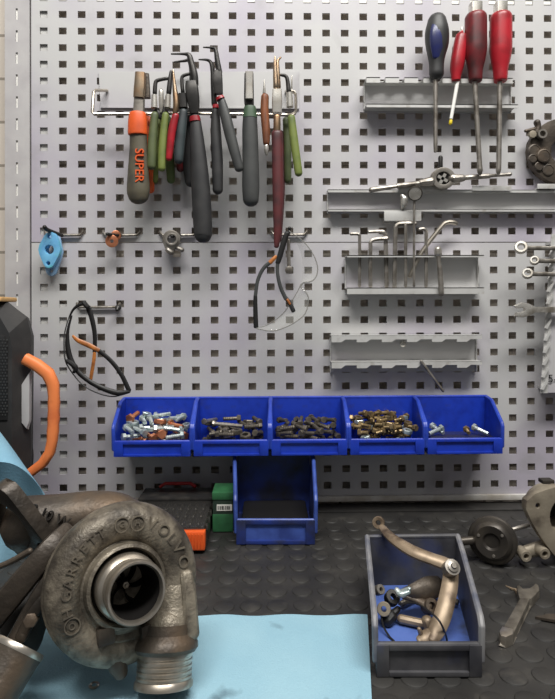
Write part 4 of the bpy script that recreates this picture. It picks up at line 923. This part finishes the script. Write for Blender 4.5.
# compressor volute: circle of growing section swept clockwise into the outlet
bm = nb(); path = []; rad = []
for i in range(56):
    th = math.radians(-78 - 300 * i / 55)
    f = i / 55; rt = 14 + 9 * f; rc = 57 + 1.5 * math.sin(f * PI) - 5 * f
    path.append(Lc(rc * math.cos(th) + 1, rc * math.sin(th) * 1.03, -.001 - .0 * f)); rad.append(rt * k)
fdir = []
OC = B(163.5, 685, .0118) - V((0, -.42, -1)).normalized() * .0315
p0, p1 = Lc(52, -10, 0), Lc(49, -46, .002)
for q in range(1, 9):
    f = q / 8; path.append(p0 * (1 - f) ** 2 + p1 * 2 * f * (1 - f) + OC * f * f); rad.append((22 + 2 * f) * k)
tube(bm, path, rad, 22, 1.0, N_)
lathe(bm, [(.0, -.002), (60 * k, -.002), (58 * k, .004), (48 * k, .0075), (43 * k, .006), (40 * k, .007), (38 * k, .012), (35 * k, .013), (34 * k, .010), (33 * k, .008)], O, N_, 56)
fin('compressor_housing', bm, 'turbo', t, ang=40)
# backplate with clamp ring
bm = nb(); lathe(bm, [(0, -.016), (60 * k, -.016), (71 * k, -.014), (73.5 * k, -.010), (73.5 * k, -.006), (70 * k, -.003), (60 * k, -.003)], O, N_, 64); fin('back_plate', bm, 'turbo', t)
# inlet
bm = nb(); r0, r1 = 23.2 * k, 26.2 * k
lathe(bm, [(r1 + 4 * k, .006), (r1 + 4 * k, .014), (r1 + 2 * k, .016), (r1 - .6 * k, .0175), (r1 - .6 * k, .026), (r1 + 1.2 * k, .0285), (r1 + 1.6 * k, .032), (r1 + .2 * k, .0345), (r0 + 1.4 * k, .0345), (r0, .0325), (r0, .030)], O, N_, 64); neck = fin('inlet_neck', bm, 'machined', t)
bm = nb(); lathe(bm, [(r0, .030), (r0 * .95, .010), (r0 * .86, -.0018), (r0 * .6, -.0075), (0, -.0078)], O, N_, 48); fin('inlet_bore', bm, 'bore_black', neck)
bm = nb()
for i in range(6):
    a = 2 * PI * i / 6 + .3
    g = []
    for q in range(7):
        f = q / 6; r = (4 + 17 * f) * k; tw = a + .55 * f
        g.append((O + N_ * (.0045 - .002 * f) + (U * math.cos(tw) + W * math.sin(tw)) * r, O + N_ * (-.006) + (U * math.cos(tw + .35) + W * math.sin(tw + .35)) * r))
    for q in range(6):
        vs = [bm.verts.new(x) for x in (g[q][0], g[q + 1][0], g[q + 1][1], g[q][1])]; bm.faces.new(vs)
        n2 = (g[q + 1][0] - g[q][0]).cross(g[q][1] - g[q][0]).normalized() * .0006
        vs2 = [bm.verts.new(v.co + n2) for v in vs]; bm.faces.new(vs2[::-1])
        for e in range(4): bm.faces.new((vs[e], vs2[e], vs2[(e + 1) % 4], vs[(e + 1) % 4]))
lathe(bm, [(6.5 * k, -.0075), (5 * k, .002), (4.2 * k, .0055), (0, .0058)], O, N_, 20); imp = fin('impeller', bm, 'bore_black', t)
bm = nb(); lathe(bm, [(3.2 * k, .005), (3.2 * k, .0082), (1.6 * k, .0084), (1.5 * k, .0105), (0, .0108)], O, N_, 6); fin('impeller_nut', bm, 'machined', imp)
# outlet
dn = V((0, -.42, -1)).normalized(); Lo = .0315
oc = B(163.5, 685, .0118) - dn * Lo
bm = nb(); lathe(bm, [(24 * k, -.004), (25 * k, .002), (29 * k, .005), (31 * k, .007), (31.5 * k, .010), (29 * k, .0125), (26 * k, .013)], oc, dn, 40); fin('outlet_flange', bm, 'turbo_dark', t)
bm = nb(); pr = [(26 * k, .012)]
z = .0135
q = 0
while z < Lo - .005:
    pr += [(26.5 * k, z), (26.5 * k, z + .0014), (25.5 * k, z + .0019), (25.5 * k, z + .0026)]; z += .0031
pr += [(26 * k, Lo - .004), (28 * k, Lo - .002), (28 * k, Lo + .0005), (25 * k, Lo + .001), (22 * k, Lo + .001), (22 * k, .02)]
lathe(bm, pr, oc, dn, 40); fin('outlet_spigot', bm, 'machined', t)
bm = nb(); tube(bm, [Lc(58, -4, .013), Lc(58, -24, .0150), Lc(56, -56, .017)], [6.5 * k, 7.5 * k, 8 * k], 8, .9, N_, power=.5); fin('rib', bm, 'turbo', t)
for (a, b) in ((-22, -38), (18, -46)):
    bm = nb(); c = Lc(a, b, .006); box(bm, c, (16 * k, 15 * k, .014), Matrix((U, W, N_)).transposed(), .002); fin('lug', bm, 'turbo_dark', t)
bm = nb(); tube(bm, [Lc(-12, -62, .002), Lc(-10, -70, .002), Lc(-8, -76, .002)], [9 * k, 9 * k, 7 * k], 12); fin('drain_boss', bm, 'turbo_dark', t)
# raised casting letters round the face
def onring(deg, r, hx_=0): 
    a = math.radians(deg); return O + (U * math.cos(a) + W * math.sin(a) * 1.03) * (r * k) + N_ * hx_
def rt_at(deg):
    f = ((-78 - deg) % 360) / 300; f = max(0, min(1, f)); return (14 + 9 * f) * k
bm = nb()
for ch, dg_ in (('H', 190), ('G', 175), ('A', 164.5), ('R', 154), ('R', 143.5), ('E', 133), ('T', 123), ('T', 113.5), ('V', 61), ('O', 47), ('L', 35), ('V', 24), ('O', 9)):
    a = math.radians(dg_); rr = 57 if dg_ < 70 else 55; h = -.001 + rt_at(dg_) - .0004
    sz = .0112 if dg_ < 70 else .0088
    rd = U * math.cos(a) + W * math.sin(a); tg_ = rd.cross(N_)
    text(bm, ch, sz, onring(dg_, rr, h), tg_, rd, .0011)
for dg_ in (92, 76, 202):
    a = math.radians(dg_); c = onring(dg_, 55, -.001 + rt_at(dg_) - .0006); rd = U * math.cos(a) + W * math.sin(a); tg_ = rd.cross(N_)
    plate(bm, circ(0, 0, .0050, 24), [circ(0, 0, .0043, 24)], .0013, c, tg_, rd)
    text(bm, {92: 'G', 76: 'H', 202: 'O'}[dg_], .0056, c + N_ * .0006, tg_, rd, .0006)
fin('cast_lettering', bm, 'letter', t, 'raised casting letters')
# bearing housing and turbine housing behind
Q = lambda a, b, h: O + U * a + W * b + N_ * h
bm = nb(); lathe(bm, [(.040, -.0155), (.036, -.022), (.026, -.026), (.024, -.042), (.034, -.046)], O, N_, 40); fin('bearing_housing', bm, 'turbo_dark', t)
bm = nb(); path = []; rad = []
for i in range(40):
    th = math.radians(140 - 320 * i / 39 + 0); f = 1 - i / 39
    path.append(Q(.030 * math.cos(th), .030 * math.sin(th), -.064)); rad.append(.011 + .007 * f)
tube(bm, path, rad, 18, 1.15, N_)
lathe(bm, [(.0, -.046), (.034, -.046), (.034, -.078), (.0, -.080)], O, N_, 36)
fin('turbine_housing', bm, 'turbo_dark', t)
bm = nb(); DT = Z0 - .42
stroke(bm, [(140, 534, 22, .0), (118, 520, 25, .0), (92, 516, 24, 0), (62, 520, 25, .004), (28, 524, 27, .008)], DT, 1, 18, 5); fin('inlet_pipe', bm, 'turbo_dark', t)
bm = nb(); text(bm, '2 10 W', .010, P(50, 516, DT + .0232), V((.93, -.05, -.36)).normalized(), V((.36, .25, .9)).normalized(), .0014); fin('cast_lettering', bm, 'turbo_black', t, 'raised casting marks')
# inlet flange, facing the left
fc = P(14, 522, DT + .025); fn = V((-.55, -.82, -.12)).normalized(); fu, fv, _ = frame(fn)
bm = nb(); plate(bm, hull([(-.012, -.02, .011), (.012, -.02, .011), (-.012, .02, .011), (.012, .02, .011)]), [circ(0, 0, .0145, 24, .020), circ(-.015, .024, .0028, 10), circ(.015, -.024, .0028, 10)], .009, fc - fn * .006, fu, fv, .0015)
rot = Matrix.Rotation(math.radians(30), 4, V((0, -1, 0))); bmesh.ops.rotate(bm, verts=bm.verts, cent=fc, matrix=rot.to_3x3()); fin('inlet_flange', bm, 'turbo_oily', t)
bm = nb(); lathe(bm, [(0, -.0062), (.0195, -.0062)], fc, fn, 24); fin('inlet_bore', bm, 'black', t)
# lower left: outlet elbow with ribs, rod and machined pipe stub
DL = Z0 - .37
bm = nb()
stroke(bm, [(66, 560, 24, -.045), (44, 580, 24, -.03), (30, 606, 22, -.014), (20, 640, 21, 0)], DL, 1, 16, 5); fin('outlet_elbow', bm, 'turbo_black', t)
for (p, r) in (([(66, 530, 7, -.02), (52, 546, 10, -.008), (30, 573, 12, 0), (-14, 626, 13, .006)], .8), ([(80, 540, 7, -.02), (58, 566, 7, -.006), (36, 600, 7, .004), (14, 640, 7, .008)], 1), ([(70, 570, 6, -.01), (50, 592, 6, .002), (34, 612, 6, .008), (22, 636, 6, .010)], 1)):
    bm = nb(); stroke(bm, p, DL + .012, r, 12, 5, power=.55); fin('cast_rib', bm, 'turbo_oily', t)
bm = nb(); c = P(31, 620, DL + .024); lathe(bm, [(.0045, -.004), (.0045, .002), (.003, .0026), (0, .0026)], c, V((.2, -1, .4)), 6); fin('clamp_bolt', bm, 'turbo_dark', t)
bm = nb(); stroke(bm, [(-20, 574, 3, 0), (8, 563, 3, 0), (30, 551, 3.2, 0)], DL + .004); fin('actuator_rod', bm, 'turbo_dark', t)
DS = Z0 - .335
pc = P(20.5, 646, DS); pd = V((.5, .885, 1)).normalized()
rk = 25 * S(DS)
bm = nb(); lathe(bm, [(0, -.003), (rk * .9, -.003), (rk * .98, .0008), (rk * 1.03, -.0008), (rk * 1.01, -.003)], pc, pd, 36); fin('stub_rim', bm, 'machined', t, 'bright machined rim')
bm = nb(); lathe(bm, [(rk * 1.0, -.003), (rk * .97, -.006), (rk * .93, -.022), (rk * .96, -.024), (rk * .96, -.03), (0, -.03)], pc, pd, 36)
fin('pipe_stub', bm, 'turbo_dark', t)
bm = nb(); lathe(bm, [(.0032, 0), (.0036, .0008), (.0026, .0014), (.0016, .0008)], B(94, 686, .0040), (0, 0, 1), 20); fin('small_washer', bm, 'machined', None, 'tiny ring lying on the blue towel below the turbocharger', 'washer')

# ------------------------------------------------------------------ light
wd = bpy.data.worlds.new('world'); sc.world = wd; wd.use_nodes = True
wd.node_tree.nodes['Background'].inputs['Color'].default_value = (1, .99, .98, 1); wd.node_tree.nodes['Background'].inputs['Strength'].default_value = .16
def area(name, loc, tgt, sx, sy, e, col=(1, 1, 1)):
    l = bpy.data.lights.new(name, 'AREA'); l.shape = 'RECTANGLE'; l.size = sx; l.size_y = sy; l.energy = e; l.color = col
    o = bpy.data.objects.new(name, l); COL.objects.link(o); o.location = loc
    o.rotation_euler = (V(tgt) - V(loc)).to_track_quat('-Z', 'Y').to_euler(); return o
area('ceiling_light', (.15, -.88, 1.7), (0, -.1, .2), 1.5, .3, 43, (1, .985, .95))
area('ceiling_light', (.1, -1.9, 1.9), (0, 0, .2), 1.5, .35, 3, (1, .985, .96))
sc.view_settings.view_transform = 'Standard'; sc.view_settings.look = 'None'; sc.view_settings.gamma = 1
sc.view_settings.use_curve_mapping = False; sc.view_settings.exposure = 0
